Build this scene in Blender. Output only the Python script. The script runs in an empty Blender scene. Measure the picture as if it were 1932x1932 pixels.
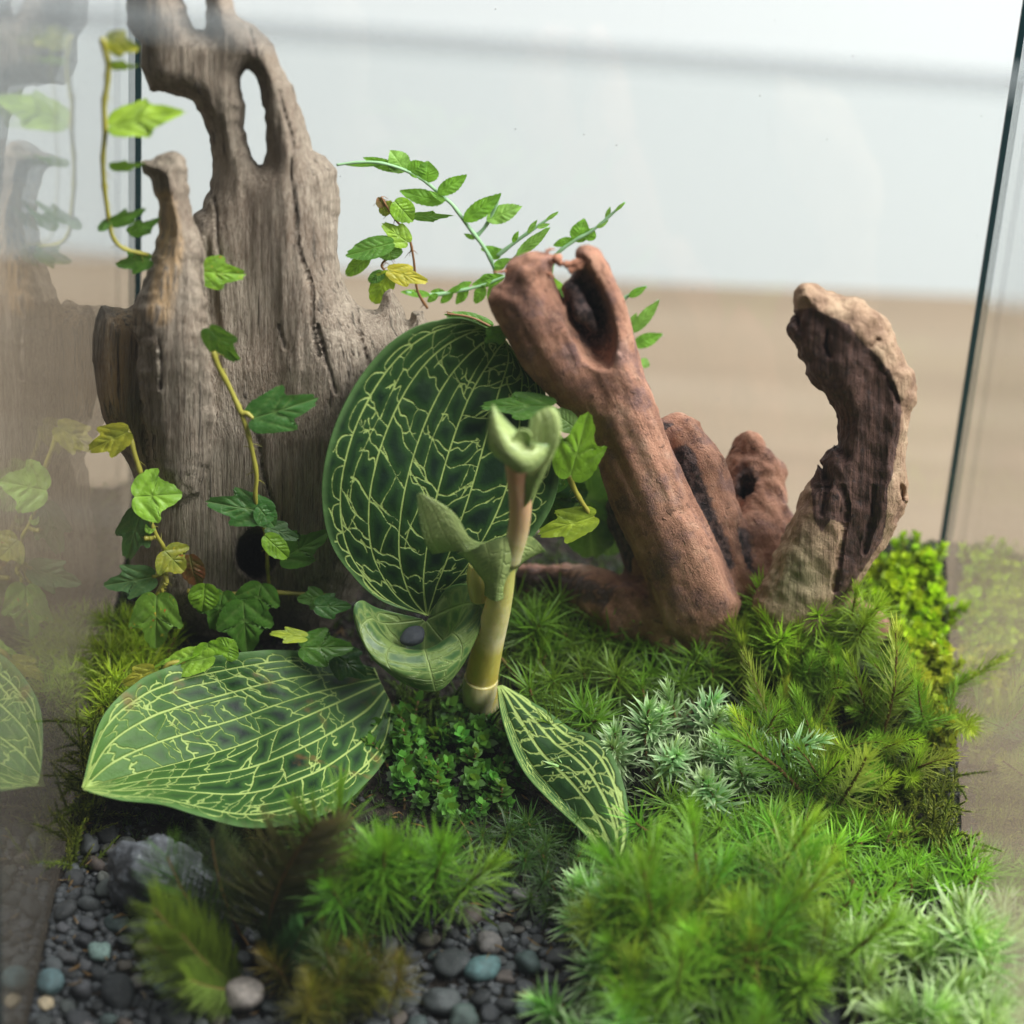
import bpy, math, random
import numpy as np
from mathutils import Vector, Matrix

random.seed(7); RNG = np.random.default_rng(7)
sc = bpy.context.scene
COL = sc.collection
sc.unit_settings.system = 'METRIC'; sc.unit_settings.scale_length = 0.01     # one unit is one centimetre

# ------------------------------------------------------------------ camera
FPX = 5773.0; HALF = 966.0                                  # focal length in units of a 1932 px wide picture
TH = math.radians(30); RO = math.radians(4.16)
fw = np.array([0, math.cos(TH), -math.sin(TH)])
r0 = np.array([1.0, 0, 0]); u0 = np.array([0, math.sin(TH), math.cos(TH)])
rt = math.cos(RO) * r0 + math.sin(RO) * u0
up = -math.sin(RO) * r0 + math.cos(RO) * u0
CAM = -52.0 * fw
cd = bpy.data.cameras.new('camera'); cam = bpy.data.objects.new('camera', cd); COL.objects.link(cam)
cd.sensor_width = 36; cd.lens = 36 * FPX / 1932
cam.matrix_world = Matrix(((rt[0], up[0], -fw[0], CAM[0]), (rt[1], up[1], -fw[1], CAM[1]), (rt[2], up[2], -fw[2], CAM[2]), (0, 0, 0, 1)))
cd.clip_start = 1; cd.clip_end = 2000
cd.dof.use_dof = True; cd.dof.focus_distance = 49.2; cd.dof.aperture_fstop = cd.lens * 1e-3 / 1.12
cd.dof.aperture_blades = 9
sc.camera = cam

# ------------------------------------------------------------------ light
w = bpy.data.worlds.new('World'); sc.world = w; w.use_nodes = True
bg = w.node_tree.nodes['Background']; bg.inputs[0].default_value = (0.86, 0.94, 1.0, 1); bg.inputs[1].default_value = 0.07

def area(name, loc, target, sx, sy, watts, col):
    l = bpy.data.lights.new(name, 'AREA'); l.shape = 'RECTANGLE'; l.size = sx; l.size_y = sy; l.energy = watts; l.color = col
    o = bpy.data.objects.new(name, l); COL.objects.link(o); o.location = loc
    o.rotation_euler = (Vector(target) - Vector(loc)).to_track_quat('-Z', 'Y').to_euler()
    return o
area('window_light', (62, -26, 72), (0, 4, 0), 70, 55, 310000, (1.0, 0.975, 0.945))
area('ceiling_light', (5, -6, 112), (0, 5, 0), 90, 70, 122000, (1.0, 0.985, 0.96))
sc.view_settings.view_transform = 'Standard'; sc.view_settings.look = 'None'
sc.view_settings.exposure = 0.0; sc.view_settings.gamma = 1.0
sc.render.engine = 'CYCLES'
sc.cycles.max_bounces = 10; sc.cycles.transparent_max_bounces = 24; sc.cycles.diffuse_bounces = 4
sc.cycles.use_denoising = True; sc.cycles.caustics_reflective = False; sc.cycles.caustics_refractive = False

# ------------------------------------------------------------------ geometry helpers
def ray(px, py):
    px = np.asarray(px, float); py = np.asarray(py, float)
    return fw + rt * ((px - HALF) / FPX)[..., None] + up * ((HALF - py) / FPX)[..., None]
def atY(px, py, Y):
    """point of the upright plane at depth Y (cm) seen at a place of the photograph"""
    D = ray(px, py); t = (np.asarray(Y, float) - CAM[1]) / D[..., 1]
    return CAM + D * t[..., None]
SL = math.radians(12)
P0 = CAM + ray(966, 1250) * 52.0
def plane_pt(px, py):
    n = np.array([0, -math.sin(SL), math.cos(SL)]); D = ray(px, py)
    return CAM + D * (((P0 - CAM) @ n) / (D @ n))[..., None]
XL, XR, YF, YB = -6.7, 7.69, -11.9, 1.95
MOUNDS = []
for px, py, rr, hh in [(1725, 1110, 1.1, .75), (1640, 1290, 1.6, .5), (1490, 1250, .9, .32), (190, 985, .9, .75), (330, 985, .8, .3), (1300, 1480, 1.4, .25),
                       (1720, 1760, 1.0, .35), (1250, 1780, 1.5, .3), (900, 1340, .8, .2), (170, 1230, .8, .25), (1150, 1210, 1.0, .15)]:
    p = plane_pt(px, py); MOUNDS.append((p[0], p[1], rr, hh))
def vnoise(p, seed=0):
    p = np.asarray(p, float); i = np.floor(p).astype(np.int64); f = p - i; f = f * f * (3 - 2 * f)
    def h(ix, iy, iz):
        n = (ix * 374761393 + iy * 668265263 + iz * 2147483647 + seed * 1274126177) & 0xffffffff
        n = ((n ^ (n >> 13)) * 1274126177) & 0xffffffff
        n = (n ^ (n >> 16)) & 0xffff
        return n / 32767.5 - 1.0
    out = 0
    for dx in (0, 1):
        for dy in (0, 1):
            for dz in (0, 1):
                wgt = (f[..., 0] if dx else 1 - f[..., 0]) * (f[..., 1] if dy else 1 - f[..., 1]) * (f[..., 2] if dz else 1 - f[..., 2])
                out = out + wgt * h(i[..., 0] + dx, i[..., 1] + dy, i[..., 2] + dz)
    return out
def fbm(p, octv=3, seed=0):
    a, s, tot = 1.0, 1.0, 0
    for k in range(octv):
        tot = tot + a * vnoise(p * s, seed + k * 17); a *= .5; s *= 2.03
    return tot
def soil_h(x, y):
    x = np.asarray(x, float); y = np.asarray(y, float)
    z = P0[2] + math.tan(SL) * (y - P0[1])
    for mx, my, r, h in MOUNDS: z = z + h * np.exp(-((x - mx) ** 2 + (y - my) ** 2) / r ** 2)
    q = np.stack([x, y, x * 0], -1)
    return z + .10 * vnoise(q * 1.3, 5) + .05 * vnoise(q * 4.1, 6)
def gpt(px, py):
    """point of the soil surface seen at a place of the photograph"""
    D = ray(px, py); ts = np.linspace(40, 62, 441)
    P = CAM + ts[:, None] * D; below = P[:, 2] < soil_h(P[:, 0], P[:, 1])
    k = int(np.argmax(below)) if below.any() else 440
    q = P[k].copy(); q[0] = min(max(q[0], XL + .25), XR - .25); q[1] = min(max(q[1], YF + .3), YB - .2)
    q[2] = float(soil_h(q[0], q[1])); return q
def inside(poly, x, y):
    c = False; n = len(poly)
    for i in range(n):
        x1, y1 = poly[i]; x2, y2 = poly[(i + 1) % n]
        if (y1 > y) != (y2 > y) and x < (x2 - x1) * (y - y1) / (y2 - y1) + x1: c = not c
    return c
def rnd_in(poly):
    xs = [p[0] for p in poly]; ys = [p[1] for p in poly]
    for _ in range(400):
        x = random.uniform(min(xs), max(xs)); y = random.uniform(min(ys), max(ys))
        if inside(poly, x, y): return x, y
    return xs[0], ys[0]

def mesh(name, V, Fc, mat=None, smooth=True, attrs=None, mats=None, midx=None):
    me = bpy.data.meshes.new(name)
    V = np.asarray(V, np.float32)
    if isinstance(Fc, np.ndarray):
        n, k = Fc.shape
        me.vertices.add(len(V)); me.vertices.foreach_set('co', V.ravel())
        me.loops.add(n * k); me.loops.foreach_set('vertex_index', Fc.ravel().astype(np.int32))
        me.polygons.add(n); me.polygons.foreach_set('loop_start', np.arange(0, n * k, k, dtype=np.int32))
        me.update(calc_edges=True)
    else:
        me.from_pydata([tuple(map(float, v)) for v in V], [], Fc)
    me.polygons.foreach_set('use_smooth', np.full(len(me.polygons), smooth))
    if attrs:
        for an, av in attrs.items():
            av = np.asarray(av, np.float32)
            if av.ndim == 1:
                a = me.attributes.new(an, 'FLOAT', 'POINT'); a.data.foreach_set('value', av)
            else:
                a = me.attributes.new(an, 'FLOAT_VECTOR', 'POINT'); a.data.foreach_set('vector', av.ravel())
    for m in (mats or ([mat] if mat else [])): me.materials.append(m)
    if midx is not None: me.polygons.foreach_set('material_index', np.asarray(midx, np.int32))
    me.update(); return me
def link(name, me, parent=None, color=None, mw=None):
    o = bpy.data.objects.new(name, me); COL.objects.link(o)
    if parent is not None: o.parent = parent
    if color is not None: o.color = (*color, 1)
    if mw is not None: o.matrix_local = mw
    return o
def tag(o, label=None, cat=None, group=None, kind=None):
    if label: o['label'] = label
    if cat: o['category'] = cat
    if group: o['group'] = group
    if kind: o['kind'] = kind
    return o
def empty(name, loc, label, cat, group=None):
    o = bpy.data.objects.new(name, None); COL.objects.link(o); o.location = tuple(map(float, loc)); o.empty_display_size = .3
    return tag(o, label, cat, group)
def rel(o, V): return np.asarray(V, float) - np.array(o.location)

def tube(pts, rad, n=8, cap=True):
    pts = np.asarray(pts, float); rad = np.broadcast_to(np.asarray(rad, float), (len(pts),))
    T = np.gradient(pts, axis=0); T /= np.linalg.norm(T, axis=1)[:, None] + 1e-9
    ref = np.array([.31, .2, .93]) if abs(T[0][2]) < .9 else np.array([1.0, .1, 0])
    A = np.cross(T, ref); A /= np.linalg.norm(A, axis=1)[:, None] + 1e-9; B = np.cross(T, A)
    an = np.linspace(0, 2 * math.pi, n, endpoint=False)
    V = (pts[:, None] + rad[:, None, None] * (A[:, None] * np.cos(an)[None, :, None] + B[:, None] * np.sin(an)[None, :, None])).reshape(-1, 3)
    Fc = []
    for i in range(len(pts) - 1):
        for j in range(n):
            k = (j + 1) % n; Fc.append((i * n + j, i * n + k, (i + 1) * n + k, (i + 1) * n + j))
    if cap: Fc.append(tuple(range(n))[::-1]); Fc.append(tuple((len(pts) - 1) * n + j for j in range(n)))
    return V, Fc
def catmull(P, m):
    """m samples along a smooth curve through the rows of P"""
    P = np.asarray(P, float); n = len(P)
    t = np.linspace(0, n - 1, m); i = np.minimum(t.astype(int), n - 2); f = (t - i)
    sh = (slice(None),) + (None,) * (P.ndim - 1); f = f[sh]
    p1 = P[i]; p2 = P[i + 1]; p0 = P[np.maximum(i - 1, 0)]; p3 = P[np.minimum(i + 2, n - 1)]
    return .5 * ((2 * p1) + (-p0 + p2) * f + (2 * p0 - 5 * p1 + 4 * p2 - p3) * f ** 2 + (-p0 + 3 * p1 - 3 * p2 + p3) * f ** 3)
def px_curve(pp, m):
    """list of (px, py, Y) to m points in space"""
    q = catmull(np.array(pp, float), m); return atY(q[:, 0], q[:, 1], q[:, 2])
def grid_faces(a, b):
    i, j = np.meshgrid(np.arange(a - 1), np.arange(b - 1), indexing='ij')
    k = (i * b + j).ravel(); return np.stack([k, k + 1, k + b + 1, k + b], 1)
def box(V, Fc, x0, x1, y0, y1, z0, z1):
    b = len(V)
    V += [(x0, y0, z0), (x1, y0, z0), (x1, y1, z0), (x0, y1, z0), (x0, y0, z1), (x1, y0, z1), (x1, y1, z1), (x0, y1, z1)]
    Fc += [tuple(b + k for k in f) for f in ((3, 2, 1, 0), (4, 5, 6, 7), (0, 1, 5, 4), (1, 2, 6, 5), (2, 3, 7, 6), (3, 0, 4, 7))]

# ------------------------------------------------------------------ material helpers
class NT:
    def __init__(s, name):
        s.m = bpy.data.materials.new(name); s.m.use_nodes = True; s.t = s.m.node_tree; s.t.nodes.clear()
        s.out = s.t.nodes.new('ShaderNodeOutputMaterial')
    def n(s, typ, **kw):
        nd = s.t.nodes.new('ShaderNode' + typ)
        for k, v in kw.items():
            if k.startswith('_'): setattr(nd, k[1:], v)
        return nd
    def set(s, sock, v):
        if hasattr(v, 'is_output') or isinstance(v, bpy.types.NodeSocket): s.t.links.new(v, sock)
        else: sock.default_value = v
    def attr(s, name, typ='GEOMETRY'):
        a = s.n('Attribute', _attribute_type=typ); a.attribute_name = name; return a
    def math(s, op, a, b=0.0, c=None, clamp=False):
        m = s.n('Math', _operation=op, _use_clamp=clamp); s.set(m.inputs[0], a); s.set(m.inputs[1], b)
        if c is not None: s.set(m.inputs[2], c)
        return m.outputs[0]
    def vmul(s, v, k):
        m = s.n('VectorMath', _operation='MULTIPLY'); s.set(m.inputs[0], v); m.inputs[1].default_value = k; return m.outputs[0]
    def vadd(s, v, k):
        m = s.n('VectorMath', _operation='ADD'); s.set(m.inputs[0], v); s.set(m.inputs[1], k); return m.outputs[0]
    def noise(s, vec, scale, det=3, rough=.55, dist=0.0, col=False):
        t = s.n('TexNoise'); s.set(t.inputs['Vector'], vec); t.inputs['Scale'].default_value = scale
        t.inputs['Detail'].default_value = det; t.inputs['Roughness'].default_value = rough; t.inputs['Distortion'].default_value = dist
        return t.outputs['Color' if col else 'Fac']
    def voro(s, vec, scale, feature='F1', rnd=1.0):
        t = s.n('TexVoronoi', _feature=feature); s.set(t.inputs['Vector'], vec); t.inputs['Scale'].default_value = scale
        t.inputs['Randomness'].default_value = rnd; return t.outputs['Distance']
    def ramp(s, fac, stops, interp='LINEAR'):
        r = s.n('ValToRGB'); s.set(r.inputs[0], fac); r.color_ramp.interpolation = interp; e = r.color_ramp.elements
        while len(e) < len(stops): e.new(0.5)
        for k, (p, c) in enumerate(stops):
            e[k].position = p; e[k].color = (*c, 1) if len(c) == 3 else c
        return r.outputs[0]
    def smooth(s, v, a, b):
        m = s.n('MapRange', _interpolation_type='SMOOTHSTEP'); s.set(m.inputs[0], v); m.inputs[1].default_value = a; m.inputs[2].default_value = b
        return m.outputs[0]
    def mix(s, fac, a, b, mode='MIX'):
        m = s.n('Mix', _data_type='RGBA', _blend_type=mode); s.set(m.inputs[0], fac)
        s.set(m.inputs[6], a if hasattr(a, 'is_output') else (*a, 1)); s.set(m.inputs[7], b if hasattr(b, 'is_output') else (*b, 1)); return m.outputs[2]
    def bump(s, h, dist, strength=1.0, nrm=None):
        b = s.n('Bump'); s.set(b.inputs['Height'], h); b.inputs['Distance'].default_value = dist; b.inputs['Strength'].default_value = strength
        if nrm is not None: s.set(b.inputs['Normal'], nrm)
        return b.outputs[0]
    def principled(s, col, rough=.7, nrm=None, spec=.5, sss=0, **kw):
        p = s.n('BsdfPrincipled'); s.set(p.inputs['Base Color'], col if hasattr(col, 'is_output') else (*col, 1)); s.set(p.inputs['Roughness'], rough)
        p.inputs['Specular IOR Level'].default_value = spec
        if nrm is not None: s.set(p.inputs['Normal'], nrm)
        if sss:
            p.inputs['Subsurface Weight'].default_value = sss; p.inputs['Subsurface Radius'].default_value = (.40, .28, .08)
            p.inputs['Subsurface Scale'].default_value = kw.get('scale', .4)
        return p.outputs[0]
    def translucent(s, shader, col, fac, nrm=None):
        t = s.n('BsdfTranslucent'); s.set(t.inputs[0], col if hasattr(col, 'is_output') else (*col, 1))
        if nrm is not None: s.set(t.inputs['Normal'], nrm)
        m = s.n('MixShader'); s.set(m.inputs[0], fac); s.t.links.new(shader, m.inputs[1]); s.t.links.new(t.outputs[0], m.inputs[2]); return m.outputs[0]
    def done(s, sh):
        s.t.links.new(sh, s.out.inputs[0]); return s.m

def m_plain(name, col, rough=.6, spec=.5):
    t = NT(name); return t.done(t.principled(col, rough, spec=spec))

def m_glass():
    t = NT('pane_glass'); g = t.n('NewGeometry')
    ior = t.math('MULTIPLY_ADD', g.outputs['Backfacing'], 1 / 1.56 - 1.56, 1.56)
    fr = t.n('Fresnel'); t.set(fr.inputs[0], ior)
    tr = t.n('BsdfTransparent'); tr.inputs[0].default_value = (.978, .988, .986, 1)
    gl = t.n('BsdfGlossy'); gl.inputs['Roughness'].default_value = 0.004
    a = t.n('MixShader'); t.set(a.inputs[0], fr.outputs[0]); t.t.links.new(tr.outputs[0], a.inputs[1]); t.t.links.new(gl.outputs[0], a.inputs[2])
    df = t.n('BsdfDiffuse'); df.inputs[0].default_value = (.6, .63, .64, 1)
    tc = t.n('TexCoord'); d = t.smooth(t.noise(t.vmul(tc.outputs['Object'], (1, 1, .35)), 2.2, 4), .45, .8)
    sp = t.math('MULTIPLY', t.smooth(t.voro(tc.outputs['Object'], 2.3), .055, .03), t.smooth(t.noise(t.vadd(tc.outputs['Object'], (3, 1, 4)), 1.1, 2), .5, .6))
    stk = t.smooth(t.noise(t.vmul(tc.outputs['Object'], (6, 6, .25)), 2.0, 3), .62, .75)
    b = t.n('MixShader'); t.set(b.inputs[0], t.math('ADD', t.math('MULTIPLY', sp, .35), t.math('MULTIPLY_ADD', t.math('ADD', d, t.math('MULTIPLY', stk, 3.0)), .004, .0015))); t.t.links.new(a.outputs[0], b.inputs[1]); t.t.links.new(df.outputs[0], b.inputs[2])
    return t.done(b.outputs[0])
def m_edge(name, col, tfac):
    t = NT(name); tr = t.n('BsdfTransparent'); p = t.principled(col, .25)
    m = t.n('MixShader'); m.inputs[0].default_value = 1 - tfac; t.t.links.new(tr.outputs[0], m.inputs[1]); t.t.links.new(p, m.inputs[2]); return t.done(m.outputs[0])

def m_wood_grey():
    t = NT('weathered_grey_wood'); gr = t.attr('grain').outputs['Vector']; mk = t.attr('mask').outputs['Fac']
    tan_ = t.attr('tan').outputs['Fac']
    g1 = t.noise(t.vmul(gr, (1, .07, 1)), 14, 5, .62, .3)
    g2 = t.noise(t.vmul(gr, (1, .035, 1)), 42, 3, .6)
    g3 = t.noise(gr, .75, 4, .6)
    g4 = t.noise(t.vmul(gr, (1, .4, 1)), 30, 4, .7)
    f = t.math('ADD', t.math('MULTIPLY', g1, .5), t.math('MULTIPLY', g2, .5))
    c = t.ramp(f, [(.34, (.085, .060, .043)), (.44, (.21, .163, .122)), (.55, (.34, .28, .215)), (.70, (.52, .45, .36))])
    c = t.mix(t.math('MULTIPLY', t.smooth(g3, .45, .66), .5), c, (.16, .105, .072), 'MIX')
    crack = t.math('MULTIPLY', t.smooth(t.noise(t.vmul(gr, (1, .045, 1)), 7.0, 2, .5, .2), .64, .70), .75)
    c = t.mix(crack, c, (.035, .025, .018))
    c = t.mix(t.math('MULTIPLY', tan_, t.smooth(g1, .40, .52)), c, (.60, .40, .215))
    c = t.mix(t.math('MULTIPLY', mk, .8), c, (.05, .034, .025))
    c = t.mix(t.math('MULTIPLY', t.smooth(g4, .58, .75), .35), c, (.05, .04, .03))
    h = t.math('ADD', t.math('MULTIPLY', g1, 1.2), t.math('ADD', t.math('MULTIPLY', g2, .5), t.math('MULTIPLY', g4, .25)))
    h = t.math('SUBTRACT', h, t.math('MULTIPLY', crack, .6))
    fib = t.noise(t.vmul(gr, (1, .06, 1)), 95, 2, .6); h = t.math('ADD', h, t.math('MULTIPLY', fib, .3)); c = t.mix(t.math('MULTIPLY', t.smooth(fib, .42, .62), .30), c, (.56, .50, .42))
    return t.done(t.principled(c, .85, t.bump(h, .10, 1.0), spec=.2))
def m_wood_red():
    t = NT('red_brown_root_wood'); gr = t.attr('grain').outputs['Vector']; mk = t.attr('mask').outputs['Fac']
    n1 = t.noise(gr, 1.6, 5, .6); n2 = t.noise(gr, 9, 4, .65); n3 = t.noise(gr, 34, 3, .7); n4 = t.noise(t.vmul(gr, (1, .12, 1)), 11, 4, .6, .3)
    c = t.ramp(n1, [(.30, (.13, .070, .055)), (.44, (.29, .145, .10)), (.58, (.41, .21, .14)), (.74, (.50, .31, .225))])
    c = t.mix(t.math('MULTIPLY', t.smooth(n2, .50, .72), .5), c, (.13, .07, .055))
    c = t.mix(t.math('MULTIPLY', t.smooth(n4, .52, .70), .35), c, (.58, .36, .25))
    c = t.mix(t.math('MULTIPLY', t.smooth(t.noise(t.vadd(gr, (4, 2, 7)), 1.9, 4, .6), .50, .66), .55), c, (.13, .085, .095))
    c = t.mix(t.math('MULTIPLY', t.smooth(n3, .50, .68), .35), c, (.60, .33, .22))
    spots = t.smooth(t.noise(gr, 5.5, 2, .5, .6), .66, .70); c = t.mix(t.math('MULTIPLY', spots, .45), c, (.07, .04, .035))
    dark = t.mix(t.smooth(n2, .42, .60), (.030, .024, .026), (.13, .088, .082))
    c = t.mix(t.smooth(t.math('ADD', mk, t.math('MULTIPLY', t.math('SUBTRACT', n2, .5), .8)), .35, .65), c, dark)
    h = t.math('ADD', t.math('MULTIPLY', n2, .6), t.math('ADD', t.math('MULTIPLY', n3, .6), t.math('MULTIPLY', n4, .45)))
    h = t.math('SUBTRACT', h, t.math('MULTIPLY', spots, .4))
    return t.done(t.principled(c, t.math('MULTIPLY_ADD', mk, -.35, .88), t.bump(h, .06, .9), spec=.2))
def m_wood_hook():
    t = NT('dark_cored_root_wood'); gr = t.attr('grain').outputs['Vector']; mk = t.attr('mask').outputs['Fac']; ol = t.attr('tan').outputs['Fac']
    n1 = t.noise(gr, 2.2, 5, .6); n3 = t.noise(gr, 30, 3, .7); n4 = t.noise(t.vmul(gr, (1, .09, 1)), 15, 4, .6, .35); n5 = t.noise(gr, 8, 4, .6)
    c = t.ramp(n1, [(.33, (.20, .12, .08)), (.5, (.33, .215, .14)), (.68, (.43, .31, .205))])
    c = t.mix(t.smooth(n3, .5, .75), c, (.17, .10, .07))
    c = t.mix(t.math('MULTIPLY', ol, .8), c, t.ramp(n4, [(.35, (.12, .10, .05)), (.65, (.36, .31, .18))]))
    dk = t.ramp(n4, [(.30, (.040, .024, .020)), (.5, (.085, .046, .037)), (.70, (.15, .082, .064))])
    dk = t.mix(t.math('MULTIPLY', t.smooth(n5, .55, .68), .7), dk, (.045, .036, .036))
    mm = t.smooth(t.math('ADD', mk, t.math('MULTIPLY', t.math('SUBTRACT', n5, .5), .6)), .38, .58)
    c = t.mix(mm, c, dk)
    h = t.math('ADD', t.math('MULTIPLY', n4, .6), t.math('ADD', t.math('MULTIPLY', n3, .3), t.math('MULTIPLY', n5, .5)))
    return t.done(t.principled(c, .75, t.bump(h, .075, .9), spec=.3))
def m_leaf(name, glow=.28, rough=.42):
    """ivy leaf: colour comes from the object, veins and blotches on top"""
    t = NT(name); oc = t.attr('color', 'OBJECT').outputs['Color']; ve = t.attr('vein').outputs['Fac']; gr = t.attr('rest').outputs['Vector']
    oi = t.n('ObjectInfo'); sh = t.n('CombineXYZ'); t.set(sh.inputs[0], t.math('MULTIPLY', oi.outputs['Random'], 40)); q = t.vadd(gr, sh.outputs[0])
    n1 = t.noise(q, 2.2, 4); n2 = t.noise(q, 9, 4)
    c = t.mix(t.math('MULTIPLY', t.smooth(n1, .35, .7), .5), oc, (.03, .09, .015), 'MIX')
    c = t.mix(t.math('MULTIPLY', t.smooth(n2, .62, .74), t.attr('age', 'OBJECT').outputs['Fac']), c, (.55, .40, .03))
    c = t.mix(t.math('MULTIPLY', t.smooth(t.noise(t.vadd(q, (9, 3, 1)), 5, 3), .68, .72), t.attr('age', 'OBJECT').outputs['Fac']), c, (.35, .07, .02))
    net = t.smooth(t.voro(t.vadd(q, t.vmul(t.noise(q, 6, 2, col=True), (.1, .1, .1))), 9, 'DISTANCE_TO_EDGE'), .10, .0)
    v = t.math('MAXIMUM', t.math('MULTIPLY', ve, .32), t.math('MULTIPLY', net, .10))
    c = t.mix(v, c, t.mix(.5, c, (.5, .62, .22)))
    h = t.math('SUBTRACT', t.math('MULTIPLY', n2, .35), t.math('MAXIMUM', t.math('MULTIPLY', ve, .7), t.math('MULTIPLY', net, .3)))
    nb = t.bump(h, .02, .6)
    p = t.principled(c, rough, nb, spec=.4)
    return t.done(t.translucent(p, t.mix(.5, c, (.25, .5, .03)), glow))
def m_orchid(name, halo=1.0, pale=0.0, soft=False):
    t = NT(name); lf = t.attr('lf'); sx = t.n('SeparateXYZ'); t.set(sx.inputs[0], lf.outputs['Vector'])
    s, v, W = sx.outputs[0], sx.outputs[1], sx.outputs[2]
    vd = t.attr('veins'); vx = t.n('SeparateXYZ'); t.set(vx.inputs[0], vd.outputs['Vector']); dm, dn = vx.outputs[0], vx.outputs[1]
    ob = t.attr('rest').outputs['Vector']
    rag = t.math('ADD', t.math('MULTIPLY', t.math('SUBTRACT', t.noise(ob, 22, 3, .65), .5), .020), t.math('MULTIPLY', t.math('SUBTRACT', t.noise(ob, 3.5, 2), .47), .028))
    main = t.smooth(t.math('ADD', dm, t.math('MULTIPLY', rag, .5)), .022, .008)
    net = t.smooth(t.math('ADD', dn, rag), .017, .004)
    edge = t.smooth(t.math('MULTIPLY', t.math('SUBTRACT', 1.0, t.math('ABSOLUTE', v)), W), .13, .02)
    vn = t.math('MAXIMUM', main, t.math('MULTIPLY', net, .95))
    hal = t.math('MAXIMUM', t.smooth(dm, .16, .0), t.smooth(t.math('ADD', dn, rag), .13, .0))
    tip = t.smooth(s, .6, 1.0); patch = t.noise(ob, .8, 3)
    base = t.mix(t.smooth(patch, .38, .62), (.003, .012, .008), (.009, .027, .011))
    if pale: base = t.mix(pale, base, (.34, .47, .14) if pale < .9 else (.60, .72, .27))
    if pale:
        cell = t.math('MULTIPLY', t.smooth(t.math('MINIMUM', dm, t.math('MULTIPLY', dn, 1.3)), .012, .07), t.smooth(t.noise(t.vadd(ob, (1, 2, 3)), 2.6, 3), .34, .50)); base = t.mix(t.math('MULTIPLY', cell, .88 if pale < .9 else .5), base, (.035, .115, .04))
    base = t.mix(t.math('MULTIPLY', hal, (.62 if not pale else .25) * halo, clamp=True), base, (.036, .10, .018) if not pale else ((.34, .48, .14) if pale < .9 else (.60, .72, .27)))
    base = t.mix(t.math('MULTIPLY', tip, .45 * halo, clamp=True), base, (.10, .21, .04))
    base = t.mix(t.math('MULTIPLY', edge, .6), base, (.12, .23, .07))
    c = t.mix(t.math('MULTIPLY', vn, .55 if soft else .88), base, (.38, .49, .145) if not soft else (.42, .55, .20))
    if halo > 1.2 and not soft:
        rust = t.math('MULTIPLY', t.smooth(t.noise(t.vadd(ob, (2, 5, 1)), 1.6, 4), .60, .72), .5); c = t.mix(rust, c, (.20, .09, .035))
    h = t.math('ADD', t.math('MULTIPLY', vn, -.6), t.math('MULTIPLY', t.noise(ob, 3, 3), .5))
    h = t.math('ADD', h, t.math('MULTIPLY', t.noise(ob, 26, 2), .18))
    nb = t.bump(h, .05, .7)
    g = t.n('NewGeometry')
    c = t.mix(t.math('MULTIPLY', g.outputs['Backfacing'], .75), c, (.20, .30, .09))
    p = t.principled(c, .50 if not soft else .27, nb, spec=.22 if not soft else .5); p_n = p.node
    p_n.inputs['Sheen Weight'].default_value = .0; p_n.inputs['Sheen Roughness'].default_value = .4
    return t.done(t.translucent(p, t.mix(.4, c, (.16, .34, .03)), .22 if not soft else .42))
def m_moss(name, trans=.35, rough=.5, tipcol=None, stem=None):
    t = NT(name); oc = t.attr('color', 'OBJECT').outputs['Color']; a = t.attr('tip').outputs['Fac']; oi = t.n('ObjectInfo')
    hs = t.n('HueSaturation'); t.set(hs.inputs['Color'], oc)
    t.set(hs.inputs['Hue'], t.math('MULTIPLY_ADD', oi.outputs['Random'], .022, .491)); t.set(hs.inputs['Value'], t.math('MULTIPLY_ADD', oi.outputs['Random'], .5, .75))
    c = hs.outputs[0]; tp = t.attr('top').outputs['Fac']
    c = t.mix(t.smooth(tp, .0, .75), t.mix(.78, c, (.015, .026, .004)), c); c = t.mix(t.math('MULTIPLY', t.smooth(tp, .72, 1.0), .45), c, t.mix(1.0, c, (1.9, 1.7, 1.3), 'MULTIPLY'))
    if tipcol: c = t.mix(t.math('MULTIPLY', t.smooth(a, .45, 1.0), .7), c, tipcol)
    p = t.principled(c, rough, spec=.4)
    return t.done(t.translucent(p, t.mix(.3, c, (.5, .75, .05)), trans))
def m_pebble():
    t = NT('pebble_stone'); oc = t.attr('color', 'OBJECT').outputs['Color']; tc = t.n('TexCoord'); oi = t.n('ObjectInfo')
    sh = t.n('CombineXYZ'); t.set(sh.inputs[0], t.math('MULTIPLY', oi.outputs['Random'], 60)); q = t.vadd(tc.outputs['Object'], sh.outputs[0])
    n = t.noise(q, 3.2, 5, .65); n2 = t.noise(q, 14, 4, .7)
    c = t.mix(t.smooth(n, .35, .7), t.mix(.5, oc, (.02, .022, .025)), oc)
    c = t.mix(t.math('MULTIPLY', t.smooth(n2, .56, .72), .35), c, (.36, .35, .32))
    return t.done(t.principled(c, t.math('MULTIPLY_ADD', n, .4, .45), t.bump(n2, .02, .5), spec=.35))
def m_soil():
    t = NT('black_soil'); tc = t.n('TexCoord'); q = tc.outputs['Object']
    n = t.noise(q, 6, 5, .7); v = t.voro(q, 7); n3 = t.noise(q, 30, 3)
    c = t.ramp(n, [(.3, (.006, .005, .004)), (.55, (.020, .014, .010)), (.75, (.050, .034, .020))])
    c = t.mix(t.math('MULTIPLY', t.smooth(t.noise(q, 1.2, 3), .5, .7), .5), c, (.016, .028, .008))
    return t.done(t.principled(c, .85, t.bump(t.math('ADD', v, t.math('MULTIPLY', n3, .4)), .12, 1.0), spec=.3))
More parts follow.
